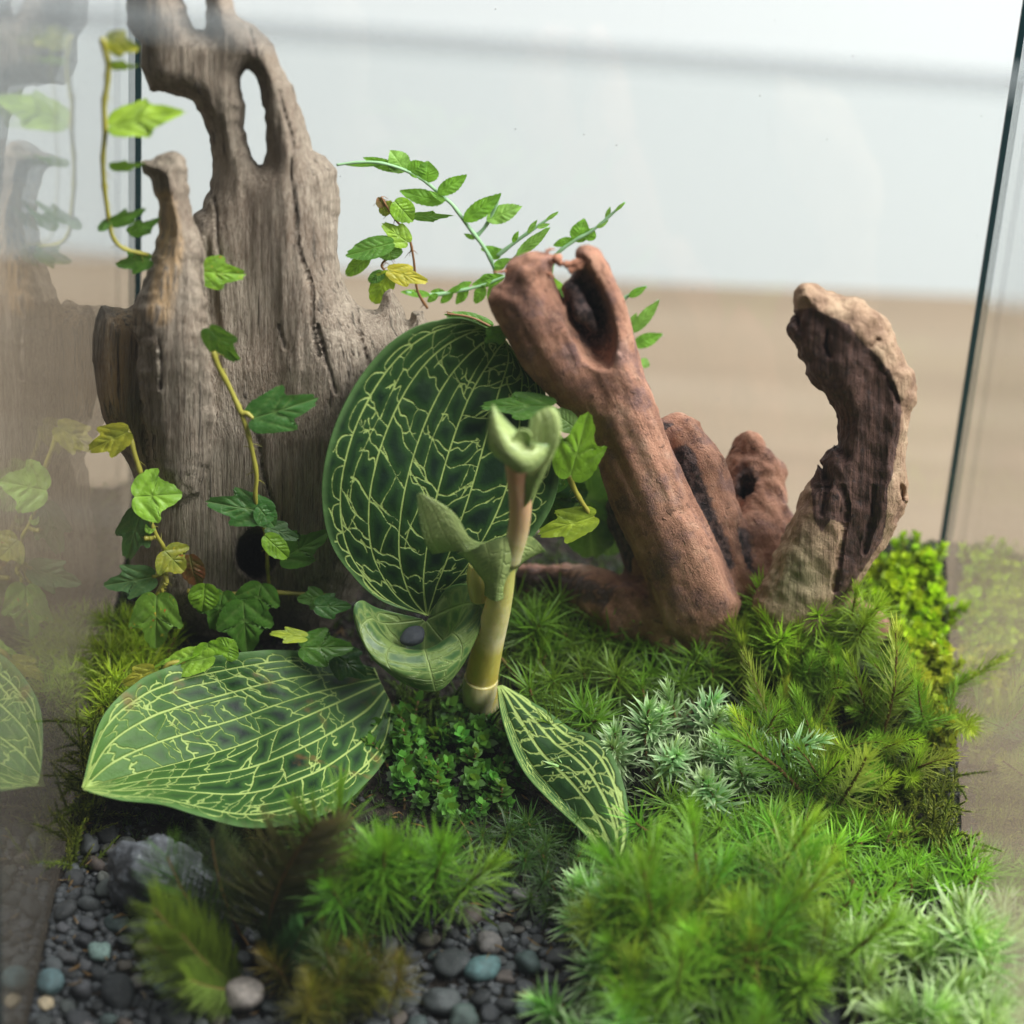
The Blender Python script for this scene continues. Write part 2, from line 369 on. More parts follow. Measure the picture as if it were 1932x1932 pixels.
def m_rock():
    t = NT('blue_grey_rock'); tc = t.n('TexCoord'); q = tc.outputs['Object']
    n = t.noise(q, 3, 6, .7); n2 = t.noise(q, 12, 4, .7)
    c = t.ramp(n, [(.34, (.025, .026, .03)), (.52, (.055, .06, .07)), (.62, (.13, .145, .165)), (.72, (.45, .45, .42))])
    return t.done(t.principled(c, .7, t.bump(n2, .06, .9)))
def m_stem():
    t = NT('orchid_stem'); a = t.attr('lf'); sx = t.n('SeparateXYZ'); t.set(sx.inputs[0], a.outputs['Vector']); s = sx.outputs[0]
    gr = t.attr('rest').outputs['Vector']
    c = t.ramp(s, [(0.0, (.46, .38, .14)), (.10, (.66, .60, .38)), (.14, (.56, .45, .08)), (.30, (.60, .51, .12)), (.35, (.80, .72, .46)), (.39, (.74, .66, .34)), (.44, (.68, .62, .22)),
                   (.55, (.46, .46, .12)), (.63, (.62, .56, .32)), (.70, (.60, .42, .24)), (.86, (.55, .28, .19)), (1.0, (.44, .34, .12))])
    n = t.noise(t.vmul(gr, (1, 1, .3)), 5, 4)
    c = t.mix(t.math('MULTIPLY', t.smooth(t.noise(gr, 9, 4), .55, .72), .35), c, (.40, .27, .06))
    c = t.mix(t.math('MULTIPLY', t.smooth(n, .52, .70), .25), c, (.72, .68, .52))
    olive_n = t.noise(gr, 1.8, 3); c = t.mix(t.math('MULTIPLY', t.smooth(olive_n, .5, .7), .35), c, (.34, .36, .04))  # olive green blotches scattered by noise along the stem
    return t.done(t.translucent(t.principled(c, .28, t.bump(n, .03, .6), spec=.5, sss=.4, scale=.3), t.mix(.5, c, (.8, .6, .1)), .15))
def m_wall():
    t = NT('white_wall_paint'); tc = t.n('TexCoord'); n = t.noise(tc.outputs['Object'], .03, 2)
    return t.done(t.principled(t.mix(n, (.585, .65, .69), (.61, .665, .70)), .8))
def m_table():
    t = NT('pale_oak'); tc = t.n('TexCoord'); q = tc.outputs['Object']
    n = t.noise(t.vmul(q, (.06, 1, 1)), .55, 4, .55, .4); n2 = t.noise(t.vmul(q, (.05, 1, 1)), 3.5, 4)
    f = t.math('ADD', t.math('MULTIPLY', n, .75), t.math('MULTIPLY', n2, .25))
    c = t.ramp(f, [(.34, (.185, .135, .092)), (.5, (.235, .175, .12)), (.66, (.26, .205, .15))])
    return t.done(t.principled(c, .5, t.bump(n2, .02, .3)))

M = dict(glass=m_glass(), seam=m_edge('dark_silicone_seam', (.012, .032, .036), .0), rim=m_edge('pale_glass_rim', (.34, .38, .39), .70),
         grey=m_wood_grey(), red=m_wood_red(), hook=m_wood_hook(), ivy=m_leaf('ivy_leaf'), wet=m_leaf('wet_leaf', .15, .12), fern=m_leaf('fern_leaflet', .4, .5),
         orchid=m_orchid('jewel_leaf', .9), orchid2=m_orchid('jewel_leaf_lit', 1.55, 0.0), orchidp=m_orchid('young_leaf', 1.0, .66, True), bud=m_orchid('bud_leaf', 1.0, .92, True),  # jewel_leaf_lit: lit look put into halo and tip colour; rust blotches its own
         moss=m_moss('moss_needle'), pale=m_moss('pale_moss_needle', .3, .55, (.62, .74, .45)), soil=m_soil(), pebble=m_pebble(), rock=m_rock(), ostem=m_stem(),
         vine=m_plain('green_vine_stem', (.26, .24, .035), .5), brown=m_plain('brown_stem', (.17, .08, .03), .6), rachis=m_plain('fern_rachis', (.22, .38, .20), .5),
         mstem=m_plain('moss_stem', (.13, .07, .02), .7), red_stem=m_plain('red_stem', (.32, .07, .03), .6), wall=m_wall(), table=m_table(),
         root=m_plain('white_root_tip', (.75, .74, .66), .4), fibre=m_plain('wood_fibre', (.34, .15, .09), .8), charcoal=m_plain('black_core', (.012, .011, .012), .4))

# ------------------------------------------------------------------ setting: wall, table, tank, soil
TZ = -5.8
V = []; Fc = []
box(V, Fc, -160, 160, 0, 6, 0, 160)
wo = link('wall', mesh('wall', V, Fc, M['wall'], False)); wo.location = (0, 21.3, TZ); wo.rotation_euler = (0, 0, math.radians(4.2)); tag(wo, kind='structure')
V = []; Fc = []
box(V, Fc, -90, 90, -13.5, 26, TZ - 3, TZ - .004)
tt = link('table', mesh('table', V, Fc, M['table'], False)); tag(tt, 'pale oak table top under the glass tank, meeting the white wall', 'table')
tank = empty('glass_tank', (.55, -4.2, TZ), 'clear glass terrarium tank with dark seams at its upright corners', 'terrarium')
ZT = 13.2; G = .12
def tbox(name, dims, mat, lab=None):
    V = []; Fc = []; box(V, Fc, *dims); o = link(name, mesh(name, rel(tank, V), Fc, M[mat], False), tank)
    if lab: o['label'] = lab
    return o
tbox('glass_pane', (XL - G, XL, YF + .002, YB - .002, TZ + .2, ZT - .3), 'glass', 'left side pane mirroring the stump and the vine')
tbox('glass_pane', (XR, XR + G, YF + .002, YB - .002, TZ + .2, ZT - .3), 'glass', 'right side pane')
tbox('glass_pane', (XL - G, XR + G, YB, YB + G, TZ + .2, ZT - .3), 'glass', 'back pane')
tbox('glass_pane', (XL - G, XR + G, YF - G, YF, TZ + .2, ZT - .3), 'glass', 'front pane')
tbox('tank_floor', (XL - G, XR + G, YF - G, YB + G, TZ, TZ + .2), 'glass')
tbox('rim', (XL - G - .02, XR + G + .02, YF - G - .02, YF + .02, ZT - .3, ZT), 'rim', 'front top edge of the glass')
tbox('rim', (XL - G - .02, XR + G + .02, YB - .02, YB + G + .02, ZT - .3, ZT), 'rim', 'back top edge of the glass')
tbox('rim', (XL - G - .02, XL + .02, YF + .022, YB - .022, ZT - .3, ZT), 'rim')
tbox('rim', (XR - .02, XR + G + .02, YF + .022, YB - .022, ZT - .3, ZT), 'rim')
for x0, x1 in ((XL + .005, XL + .105), (XR - .105, XR - .005)):
    for y0, y1 in ((YB - .105, YB - .005), (YF + .005, YF + .105)):
        tbox('corner_seam', (x0, x1, y0, y1, TZ + .21, ZT - .31), 'seam')

gx = np.linspace(XL + .03, XR - .03, 190); gy = np.linspace(YF + .03, YB - .03, 160)
GX, GY = np.meshgrid(gx, gy, indexing='ij'); GZ = soil_h(GX, GY) + .035 * fbm(np.stack([GX, GY, GX * 0], -1) * 9, 2, 3)
SV = np.stack([GX, GY, GZ], -1).reshape(-1, 3)
na, nb = len(gx), len(gy); rimi = [i * nb for i in range(na)] + [(na - 1) * nb + j for j in range(1, nb)] + [i * nb + nb - 1 for i in range(na - 2, -1, -1)] + [j for j in range(nb - 2, 0, -1)]
SFc = [tuple(f) for f in grid_faces(na, nb)[:, ::-1]]; b0 = len(SV)
SV = np.vstack([SV, [(SV[i][0], SV[i][1], TZ + .21) for i in rimi]])
for q in range(len(rimi)):
    q2 = (q + 1) % len(rimi); SFc.append((rimi[q], rimi[q2], b0 + q2, b0 + q))
soil = link('soil', mesh('soil', SV, SFc, M['soil'])); tag(soil, kind='structure')

# ------------------------------------------------------------------ solid bodies from implicit functions
K = .0085                                                     # cm per picture pixel inside a body's own grid
def poly_sd(poly, U, Vv):
    """signed distance inside a closed outline (positive inside)"""
    P = np.asarray(poly, float) * K; Q = np.roll(P, -1, 0); best = np.full(U.shape, 1e9); ins = np.zeros(U.shape, bool)
    for (x1, y1), (x2, y2) in zip(P, Q):
        ex, ey = x2 - x1, y2 - y1; L = ex * ex + ey * ey + 1e-12
        t = np.clip(((U - x1) * ex + (Vv - y1) * ey) / L, 0, 1)
        best = np.minimum(best, (U - x1 - t * ex) ** 2 + (Vv - y1 - t * ey) ** 2)
        if y1 != y2: ins ^= ((y1 > Vv) != (y2 > Vv)) & (U < ex * (Vv - y1) / ey + x1)
    d = np.sqrt(best); return np.where(ins, d, -d)
def inflate(d2, Wd, w0, R, T):
    """rounded slab of half thickness T whose outline is d2=0"""
    return np.sqrt(np.maximum(R - d2, 0)[..., None] ** 2 + ((Wd - (w0[..., None] if hasattr(w0, 'shape') else w0)) * (R / T)) ** 2) - R
def smin(a, b, k): h = np.clip(.5 + .5 * (b - a) / k, 0, 1); return b + (a - b) * h - k * h * (1 - h)
def chain(U, Vv, Wd, pts):
    """union of capsules with varying radius; pts (px, py, w, r_px)"""
    out = None; A = [(p[0] * K, p[1] * K, p[2], p[3] * K) for p in pts]
    for a, b in zip(A[:-1], A[1:]):
        ax, ay, az, ra = a; bx, by, bz, rb = b; dx, dy, dz = bx - ax, by - ay, bz - az; L = dx * dx + dy * dy + dz * dz + 1e-9
        t = np.clip(((U - ax) * dx + (Vv - ay) * dy + (Wd - az) * dz) / L, 0, 1)
        d = np.sqrt((U - ax - t * dx) ** 2 + (Vv - ay - t * dy) ** 2 + (Wd - az - t * dz) ** 2) - (ra + (rb - ra) * t)
        out = d if out is None else smin(out, d, .12)
    return out
def surface_nets(Fv, org, h):
    S = Fv < 0; nx, ny, nz = Fv.shape
    c = np.zeros((nx - 1, ny - 1, nz - 1), np.int8)
    for dx in (0, 1):
        for dy in (0, 1):
            for dz in (0, 1): c += S[dx:nx - 1 + dx, dy:ny - 1 + dy, dz:nz - 1 + dz]
    act = (c > 0) & (c < 8); idx = np.full(act.shape, -1, np.int64); I = np.argwhere(act); idx[act] = np.arange(len(I))
    acc = np.zeros((len(I), 3)); cnt = np.zeros(len(I))
    corners = [(a, b, d) for a in (0, 1) for b in (0, 1) for d in (0, 1)]
    for a in corners:
        for ax in range(3):
            if a[ax]: continue
            b = list(a); b[ax] = 1
            fa = Fv[I[:, 0] + a[0], I[:, 1] + a[1], I[:, 2] + a[2]]; fb = Fv[I[:, 0] + b[0], I[:, 1] + b[1], I[:, 2] + b[2]]
            m = (fa < 0) != (fb < 0); t = np.where(m, fa / np.where(m, fa - fb, 1), 0)
            p = np.tile(np.array(a, float), (len(I), 1)); p[:, ax] += t
            acc += np.where(m[:, None], p, 0); cnt += m
    V = (I + acc / cnt[:, None]) * h + np.array(org)
    faces = []
    for ax in range(3):
        s0 = [slice(1, -1)] * 3; s0[ax] = slice(0, -1); s1 = list(s0); s1[ax] = slice(1, None)
        A = S[tuple(s0)]; B = S[tuple(s1)]; E = np.argwhere(A != B); off = np.array([1, 1, 1]); off[ax] = 0; E = E + off
        o1, o2 = (ax + 1) % 3, (ax + 2) % 3
        def g(p, q):
            e = E.copy(); e[:, o1] -= p; e[:, o2] -= q; return idx[e[:, 0], e[:, 1], e[:, 2]]
        Q = np.stack([g(1, 1), g(0, 1), g(0, 0), g(1, 0)], 1); fl = Fv[E[:, 0], E[:, 1], E[:, 2]] < 0
        Q[~fl] = Q[~fl][:, ::-1]; faces.append(Q)
    return V, np.vstack(faces)
def vert_normals(V, Fq):
    n = np.cross(V[Fq[:, 2]] - V[Fq[:, 0]], V[Fq[:, 3]] - V[Fq[:, 1]]); N = np.zeros_like(V)
    for k in range(4): np.add.at(N, Fq[:, k], n)
    return N / (np.linalg.norm(N, axis=1)[:, None] + 1e-12)
def body(name, fn, lo, hi, wl, h, Y0, mat, disp, masks, label, cat, base):
    """fn(U, V, W) on a grid -> mesh placed by perspective of its own depth; disp(u, v, w) relief in cm; masks(px, py, w) -> attributes"""
    xs = np.arange(lo[0] * K, hi[0] * K + h, h); ys = np.arange(lo[1] * K, hi[1] * K + h, h); ws = np.arange(wl[0], wl[1] + h, h)
    U, Vv, W3 = np.meshgrid(xs, ys, ws, indexing='ij', sparse=True)
    U2, V2 = np.meshgrid(xs, ys, indexing='ij')
    Fv = fn(U2, V2, U, Vv, W3)
    Fv[0] = Fv[-1] = 1; Fv[:, 0] = Fv[:, -1] = 1; Fv[..., 0] = Fv[..., -1] = 1
    V, Fq = surface_nets(Fv.astype(np.float64), (xs[0], ys[0], ws[0]), h)
    N = vert_normals(V, Fq)
    G0 = V.copy(); V = V + N * disp(V)[:, None]
    px, py = V[:, 0] / K, V[:, 1] / K
    P = atY(px, py, Y0(py) + V[:, 2])
    e = empty(name, base, label, cat)
    at = {'grain': G0}; at.update(masks(px, py, V[:, 2], N))
    o = link('wood_body', mesh(name, rel(e, P), Fq[:, ::-1], M[mat], True, at), e)
    return e, o
def z1(pts): return [(.3531 * x, .3531 * y) for x, y in pts]
def z4(pts): return [(.3531 * x, 614 + .3531 * y) for x, y in pts]
def z2(pts): return [(614 + .3531 * x, 238.8 + .3531 * y) for x, y in pts]
def z3(pts): return [(1249.8 + .3531 * x, 477.5 + .3531 * y) for x, y in pts]
def seg_d(px, py, pts):
    best = np.full(px.shape, 1e9)
    for (x1, y1), (x2, y2) in zip(pts[:-1], pts[1:]):
        ex, ey = x2 - x1, y2 - y1; t = np.clip(((px - x1) * ex + (py - y1) * ey) / (ex * ex + ey * ey), 0, 1)
        best = np.minimum(best, np.hypot(px - x1 - t * ex, py - y1 - t * ey))
    return best

# tall grey stump
A_OUT = z1([(640, -900), (700, -500), (690, 0), (692, 150), (735, 240), (740, 360), (790, 490), (900, 505), (960, 515), (1020, 550), (1070, 630), (1110, 710), (1135, 830), (1140, 940),
            (1130, 1010), (1100, 1080), (1085, 1125), (1035, 1135), (1000, 1250), (960, 1500)]) + [(300, 640), (262, 800), (250, 950), (250, 1100), (290, 1185), (380, 1225), (480, 1235), (600, 1215), (660, 1150), (720, 1050), (800, 900),
            (840, 760), (850, 640), (842, 606), (812, 606), (800, 585), (778, 588), (770, 612), (756, 575), (738, 540), (722, 560), (712, 580), (690, 582), (664, 556), (644, 500)] + \
        z1([(1810, 1330), (1800, 1200), (1805, 1000), (1800, 900), (1740, 850), (1670, 800), (1640, 720), (1600, 580), (1560, 450), (1500, 330), (1460, 240), (1360, 140), (1260, 70), (1235, 0), (1180, -300), (1140, -700),
            (1090, -700), (1110, -200), (1120, 0), (1110, 80), (1095, 160), (1040, 150), (990, 70), (970, 0), (960, -300), (930, -900)])
A_HOLE = z1([(1320, 372), (1360, 420), (1395, 500), (1405, 620), (1410, 760), (1405, 860), (1390, 874), (1360, 840), (1335, 770), (1310, 680), (1320, 560), (1300, 470), (1290, 420)])
B_OUT = z1([(740, 860), (800, 835), (920, 800), (965, 808), (1000, 920), (1000, 1030), (1030, 1150), (1068, 1270), (1080, 1400), (1090, 1550), (1105, 1700), (1112, 1932)]) + \
        [(400, 760), (400, 860), (380, 930), (340, 960), (300, 930), (279, 868), (268, 760), (264, 660)] + z1([(700, 1640), (750, 1500), (785, 1400), (820, 1330), (850, 1230), (845, 1120), (820, 1010), (770, 930)])
C_OUT = z1([(720, 1625), (680, 1645), (600, 1640), (540, 1628), (505, 1700), (490, 1800), (490, 1932)]) + z4([(495, 200), (510, 380), (540, 500), (640, 680), (690, 760), (740, 900), (800, 1050), (860, 1200), (900, 1100)]) + [(300, 800), (300, 620)]
CRACKS = [z1([(1560, 850), (1568, 1100), (1598, 1300), (1650, 1500), (1672, 1700), (1700, 1900)]), z1([(1140, 1050), (1165, 1250), (1190, 1400)]), z4([(1350, 540), (1420, 800), (1450, 930), (1460, 1000)]),
          z4([(1500, 0), (1520, 120)]), z4([(1700, 0), (1740, 200), (1800, 360)]), z1([(1340, 150), (1360, 300)]), z1([(1500, 480), (1530, 650), (1570, 800)]), z4([(850, 70), (860, 340)]), z1([(1900, 1600), (1932, 1800), (1960, 1950)])]
def stump_fn(U2, V2, U, Vv, W):
    dA = poly_sd(A_OUT, U2, V2); dH = -poly_sd(A_HOLE, U2, V2); dA = np.minimum(dA, dH)
    px2, py2 = U2 / K, V2 / K; jag = .022 * fbm(np.stack([px2 / 26, py2 / 15, px2 * 0], -1), 3, 41); dA = dA + jag
    w0 = .35 + .25 * np.sin(px2 / 60) * np.clip((py2 - 250) / 400, 0, 1) + np.clip((px2 - 560) / 250, 0, 1) * .7 - .25 * np.exp(-((px2 - 520) / 60.) ** 2 - ((py2 - 350) / 200.) ** 2)
    T = np.where(py2 < 330, .62, .62 + np.clip((py2 - 330) / 500, 0, 1) * .75)
    R = .42 + np.clip((py2 - 300) / 500, 0, 1) * .5
    a = np.sqrt(np.maximum(R - dA, 0)[..., None] ** 2 + ((W - w0[..., None]) * (R / T)[..., None]) ** 2) - R[..., None]
    b = inflate(poly_sd(B_OUT, U2, V2) + 1.5 * jag, W, -.95 + .25 * np.clip((600 - py2) / 300, 0, 1), .5, .55)
    c = inflate(poly_sd(C_OUT, U2, V2), W, -.25 + 0 * U2, .42, .6)
    f = smin(smin(b, c, .05), a, .05)
    f = smin(f, chain(U, Vv, W, [(338, 905, -1.15, 22), (342, 915, -1.2, 20)]), .1)
    gap = chain(U, Vv, W, [(385, 430, -.35, 7), (398, 520, -.45, 11), (407, 640, -.6, 12), (412, 760, -.85, 10), (408, 850, -1.0, 6)]); f = np.maximum(f, -gap)
    # hollow at the foot
    k = np.sqrt(((U - 482 * K) / .36) ** 2 + ((Vv - 1045 * K) / .42) ** 2 + ((W + .95) / 1.2) ** 2) - 1; f = np.maximum(f, -k * .36)
    g = np.zeros(U2.shape)
    for cr in CRACKS: g = np.maximum(g, np.clip(1 - seg_d(px2 + 3 * np.sin(py2 / 23), py2, cr) / 4.2, 0, 1))
    return f + (g * .06)[..., None] * (W < .3)
def stump_disp(V):
    a = np.stack([V[:, 0], V[:, 1] * .12, V[:, 2]], 1)
    return .035 * fbm(a * 2.6, 2, 1) + .018 * fbm(a * 7, 2, 2) + .012 * vnoise(np.stack([V[:, 0] * 15, V[:, 1] * 1.1, V[:, 2] * 15], 1), 4) + .045 * fbm(V * .9, 2, 8)
def stump_mask(px, py, w, N):
    tan_ = np.clip(1 - seg_d(px, py, [(306, 380), (322, 470), (300, 590)]) / 30, 0, 1) * 2.2 + np.clip(1 - seg_d(px, py, [(230, 600), (215, 760)]) / 40, 0, 1)
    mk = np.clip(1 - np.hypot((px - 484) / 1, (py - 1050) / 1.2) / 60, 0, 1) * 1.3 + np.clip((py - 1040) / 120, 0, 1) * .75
    ck = np.zeros(px.shape)
    for cr in CRACKS: ck = np.maximum(ck, np.clip(1.0 - seg_d(px + 3 * np.sin(py / 23), py, cr) / 4.8, 0, 1) * .8)
    mk = mk + ck * (w < .3) + np.clip(1 - np.hypot(px - 205, (py - 592) * 2.5) / 50, 0, 1) * .8
    return {'mask': np.clip(mk, 0, 1), 'tan': np.clip(tan_, 0, 1)}
body('driftwood_stump', stump_fn, (160, -330), (870, 1260), (-1.9, 2.4), .038, lambda py: np.interp(py, [-300, 100, 700, 1215], [-1.5, -1.5, -1.5, -.9]), 'grey', stump_disp, stump_mask,
     'tall weathered grey driftwood stump with an open loop near its top, behind the vine', 'driftwood', gpt(450, 1215))

# reddish forked root
R_OUT = z2([(955, 790), (962, 755), (1000, 705), (1080, 667), (1180, 668), (1238, 700), (1212, 740), (1203, 800), (1222, 860), (1272, 948), (1283, 905), (1266, 852), (1312, 826), (1336, 762), (1345, 720), (1332, 670), (1362, 640), (1410, 628), (1470, 650),
            (1530, 740), (1572, 830), (1612, 920), (1640, 1060), (1662, 1180), (1690, 1270), (1732, 1380), (1790, 1530), (1830, 1640), (1880, 1760), (1932, 1900)]) + \
        [(1330, 980), (1372, 1070), (1398, 1140), (1380, 1190), (1310, 1215), (1250, 1195), (1222, 1100), (1180, 1010), (1143, 921), (1126, 860), (1108, 817)] + \
        z2([(1310, 1560), (1220, 1480), (1130, 1390), (1050, 1290), (990, 1190), (940, 1100), (880, 990), (858, 920), (880, 865), (950, 812)])
def red_fn(U2, V2, U, Vv, W):
    d = poly_sd(R_OUT, U2, V2); px2, py2 = U2 / K, V2 / K
    f = inflate(d, W, -.3 + 0 * U2 + .25 * np.exp(-((px2 - 1110) / 50.) ** 2 - ((py2 - 560) / 90.) ** 2), .55, .62)
    # scooped hollow of the right prong
    a = (px2 - 1106) * K; b = (py2 - 585) * K; ca, sa = math.cos(.32), math.sin(.32)
    la = (a * ca - b * sa); lb = (a * sa + b * ca)
    s = np.sqrt((la[..., None] / .42) ** 2 + (lb[..., None] / 1.02) ** 2 + ((W + .90) / .66) ** 2) - 1
    f = np.maximum(f, -s * .4)
    core = chain(U, Vv, W, [(1083, 552, -.35, 12), (1100, 590, -.5, 15), (1122, 618, -.45, 9)]); f = smin(f, core, .05)
    g = chain(U, Vv, W, [(1236, 822, .45, 34), (1282, 826, .50, 44), (1318, 885, .45, 52), (1345, 980, .4, 54), (1370, 1080, .4, 50), (1350, 1150, .2, 50)])
    h = chain(U, Vv, W, [(1412, 846, 1.5, 32), (1418, 900, 1.5, 58), (1424, 960, 1.3, 60), (1430, 1030, 1.0, 72), (1400, 1120, .6, 70), (1330, 1180, .3, 50)])
    e = chain(U, Vv, W, [(1000, 1098, 1.0, 38), (1070, 1105, .9, 42), (1130, 1130, .5, 58), (1190, 1165, .2, 66), (1270, 1190, .0, 62), (1345, 1215, -.2, 40), (1365, 1250, -.3, 30)])
    k = chain(U, Vv, W, [(1180, 960, .6, 36), (1215, 1060, .5, 40), (1250, 1150, .3, 50)])
    m = chain(U, Vv, W, [(1420, 1170, .5, 50), (1520, 1180, .6, 44), (1600, 1160, .5, 36), (1645, 1185, .2, 34)])
    for q, kk in ((g, .10), (h, .10), (e, .12), (k, .1), (m, .1)): f = smin(f, q, kk)
    k2 = np.sqrt(((U - 1412 * K) / .16) ** 2 + ((Vv - 930 * K) / .34) ** 2 + ((W - .98) / .14) ** 2) - 1; f = np.maximum(f, -k2 * .12)
    k3 = np.sqrt(((U - 1275 * K) / .13) ** 2 + ((Vv - 880 * K) / .55) ** 2 + ((W - .0) / .25) ** 2) - 1; f = np.maximum(f, -k3 * .13) if False else f
    gr = np.clip(1 - seg_d(px2, py2, [(1258, 815), (1300, 900), (1330, 980), (1370, 1060)]) / 13, 0, 1)
    return f + (gr * .10)[..., None] * (W > .25)
def red_disp(V):
    a = np.stack([V[:, 0] * .91 - V[:, 1] * .41, (V[:, 0] * .41 + V[:, 1] * .91) * .14, V[:, 2]], 1); bk = np.clip((V[:, 2] - .35) * 2, 0, 1)
    return bk * (.07 * fbm(V * 4, 3, 31) - .10 * np.clip(vnoise(V * 2.2, 33) - .25, 0, 1)) + .030 * vnoise(a * 6, 15) + .022 * fbm(a * 3.2, 3, 11) + .012 * fbm(V * 9, 2, 12) + .035 * fbm(V * .9, 2, 13) - .03 * np.clip(vnoise(V * 3.3, 14) - .55, 0, 1) * 2
def red_mask(px, py, w, N):
    mk = np.clip(1.35 - np.hypot(((px - 1105) * .95 - (py - 575) * .316) / 42, ((px - 1105) * .316 + (py - 575) * .95) / 108) * 1.0, 0, 1) * (w < .4)
    mk = np.maximum(mk, np.clip(1 - seg_d(px, py, [(1255, 815), (1300, 905), (1340, 1000), (1380, 1100)]) / 34, 0, 1) * (w > .2) * 1.2)
    mk = np.maximum(mk, np.clip(1.2 - seg_d(px, py, [(985, 1095), (1090, 1105), (1150, 1130)]) / 52, 0, 1) * .62 * (w > -.2))  # low rear pieces darkened in colour to stand for deep shadow
    mk = np.maximum(mk, np.clip(1.25 - seg_d(px, py, [(1290, 860), (1325, 960), (1365, 1060)]) / 30, 0, 1) * .9 * (w > -.12) * (px > 1262 + (py - 840) * .42))
    mk = np.maximum(mk, np.clip(1 - seg_d(px, py, [(1400, 1010), (1410, 1080), (1385, 1130)]) / 34, 0, 1) * .9 * (w > .1))
    mk = np.maximum(mk, np.clip(1 - seg_d(px, py, [(1150, 960), (1200, 1060)]) / 45, 0, 1) * (w > .2) * 1.1)  # shade left of the branch, painted into the wood colour
    mk = np.maximum(mk, np.clip(1 - seg_d(px, py, [(985, 540), (990, 570), (1015, 600)]) / 22, 0, 1) * .45)
    mk = np.maximum(mk, np.clip(1.2 - np.hypot((px - 1410) / 34, (py - 925) / 60), 0, 1) * (w > .9) * 1.0)
    u, v = px * K, py * K; return {'mask': np.clip(mk, 0, 1), 'tan': mk * 0, 'grain': np.stack([u * .91 - v * .41, u * .41 + v * .91, w], 1)}
red, _ = body('forked_driftwood', red_fn, (900, 440), (1700, 1300), (-1.3, 2.6), .046, lambda py: np.interp(py, [450, 1200], [-2.3, -1.1]), 'red', red_disp, red_mask,
     'reddish brown forked driftwood branch with a black hollow between its two prongs', 'driftwood', gpt(1300, 1220))
# splinters at the prong tips
for pts in ([(1236, 690), (1262, 735), (1330, 728), (1375, 715)], [(1300, 768), (1370, 735), (1440, 680)], [(965, 770), (930, 778), (895, 776)], [(1180, 668), (1205, 655), (1228, 657)], [(1200, 700), (1235, 690), (1250, 715)], [(1195, 720), (1230, 728), (1245, 745)], [(1190, 780), (1215, 800), (1222, 812)]):
    c = [(*z2([p])[0], -2.75) for p in pts]; n = len(c)
    big = len(pts) == 4 or pts[0][0] == 1300
    Vt, Ft = tube(px_curve(c, 10), np.linspace(.07 if big else .035, .05 if big else .006, 10) * (1 + .3 * np.sin(np.arange(10) * 2.1)), 6)
    link('splinter', mesh('splinter', rel(red, Vt), Ft, M['fibre']), red)

# hooked root on the right
H_OUT = z3([(700, 205), (740, 168), (800, 165), (870, 190), (960, 228), (1060, 250), (1150, 310), (1210, 370), (1260, 440), (1290, 520), (1300, 590), (1330, 630), (1350, 700), (1345, 780), (1320, 850), (1310, 1000), (1300, 1150),
            (1312, 1230), (1305, 1320), (1280, 1370), (1240, 1480), (1190, 1580), (1110, 1690), (1030, 1800), (950, 1900), (900, 1960), (880, 2100), (700, 2150), (520, 2120), (470, 1900), (500, 1800), (560, 1680), (620, 1560), (680, 1430), (750, 1290), (800, 1200), (840, 1110),
            (890, 1040), (920, 1018), (936, 1034), (955, 960), (960, 880), (920, 800), (860, 740), (790, 690), (765, 640), (762, 590), (735, 560), (732, 512), (690, 440), (665, 400), (690, 370), (712, 300)])
H_DARK = z3([(640, 320), (800, 290), (900, 340), (1000, 380), (1060, 470), (1150, 550), (1220, 640), (1262, 750), (1280, 850), (1262, 1000), (1245, 1080), (1225, 1200), (1200, 1260), (1200, 1400), (1170, 1540), (1080, 1680), (990, 1800), (930, 1890),
             (905, 1880), (930, 1700), (960, 1550), (975, 1450), (900, 1420), (850, 1490), (810, 1420), (790, 1220), (830, 1090), (880, 1000), (900, 900), (800, 750), (700, 640)])
def hook_fn(U2, V2, U, Vv, W):
    d = poly_sd(H_OUT, U2, V2); px2, py2 = U2 / K, V2 / K
    f = inflate(d, W, .0 * U2, .50, .58)
    dk = np.clip(poly_sd(H_DARK, U2, V2) / .07, 0, 1); rim = np.clip(d / .16, 0, 1)
    f = np.maximum(f, -(W + .64 - (.10 * dk * rim + .07 * np.sin(px2 / 23 + py2 / 160) * dk)[..., None]))
    g = np.zeros(U2.shape)
    for cr in (z3([(720, 330), (735, 420)]), z3([(880, 420), (870, 500), (900, 560)]), z3([(960, 1250), (990, 1350), (970, 1500), (920, 1800)]), z3([(1130, 1250), (1120, 1400), (1080, 1600)]), z3([(1200, 650), (1260, 800)]), z3([(1110, 500), (1150, 460)]), z3([(850, 1130), (880, 1250), (850, 1400)])):
        g = np.maximum(g, np.clip(1 - seg_d(px2, py2, cr) / 6, 0, 1))
    f = f + (g * .12)[..., None]
    k = np.sqrt(((U - z3([(1283, 1290)])[0][0] * K) / .07) ** 2 + ((Vv - z3([(1283, 1290)])[0][1] * K) / .17) ** 2 + ((W + .3) / .35) ** 2) - 1; f = np.maximum(f, -k * .08)
    kn = chain(U, Vv, W, [(z3([(925, 565)])[0][0], z3([(925, 565)])[0][1], -.42, 12), (z3([(945, 560)])[0][0], z3([(945, 560)])[0][1], -.45, 10)])
    return smin(f, kn, .04)
def hook_disp(V):
    a = np.stack([V[:, 0], V[:, 1] * .18, V[:, 2]], 1)
    dk = np.clip(poly_sd(H_DARK, V[:, 0], V[:, 1]) / .06, 0, 1)
    return .045 * fbm(V * 4.5, 3, 21) + .012 * vnoise(a * 13, 22) * dk + .05 * fbm(V * 1.1, 2, 23)
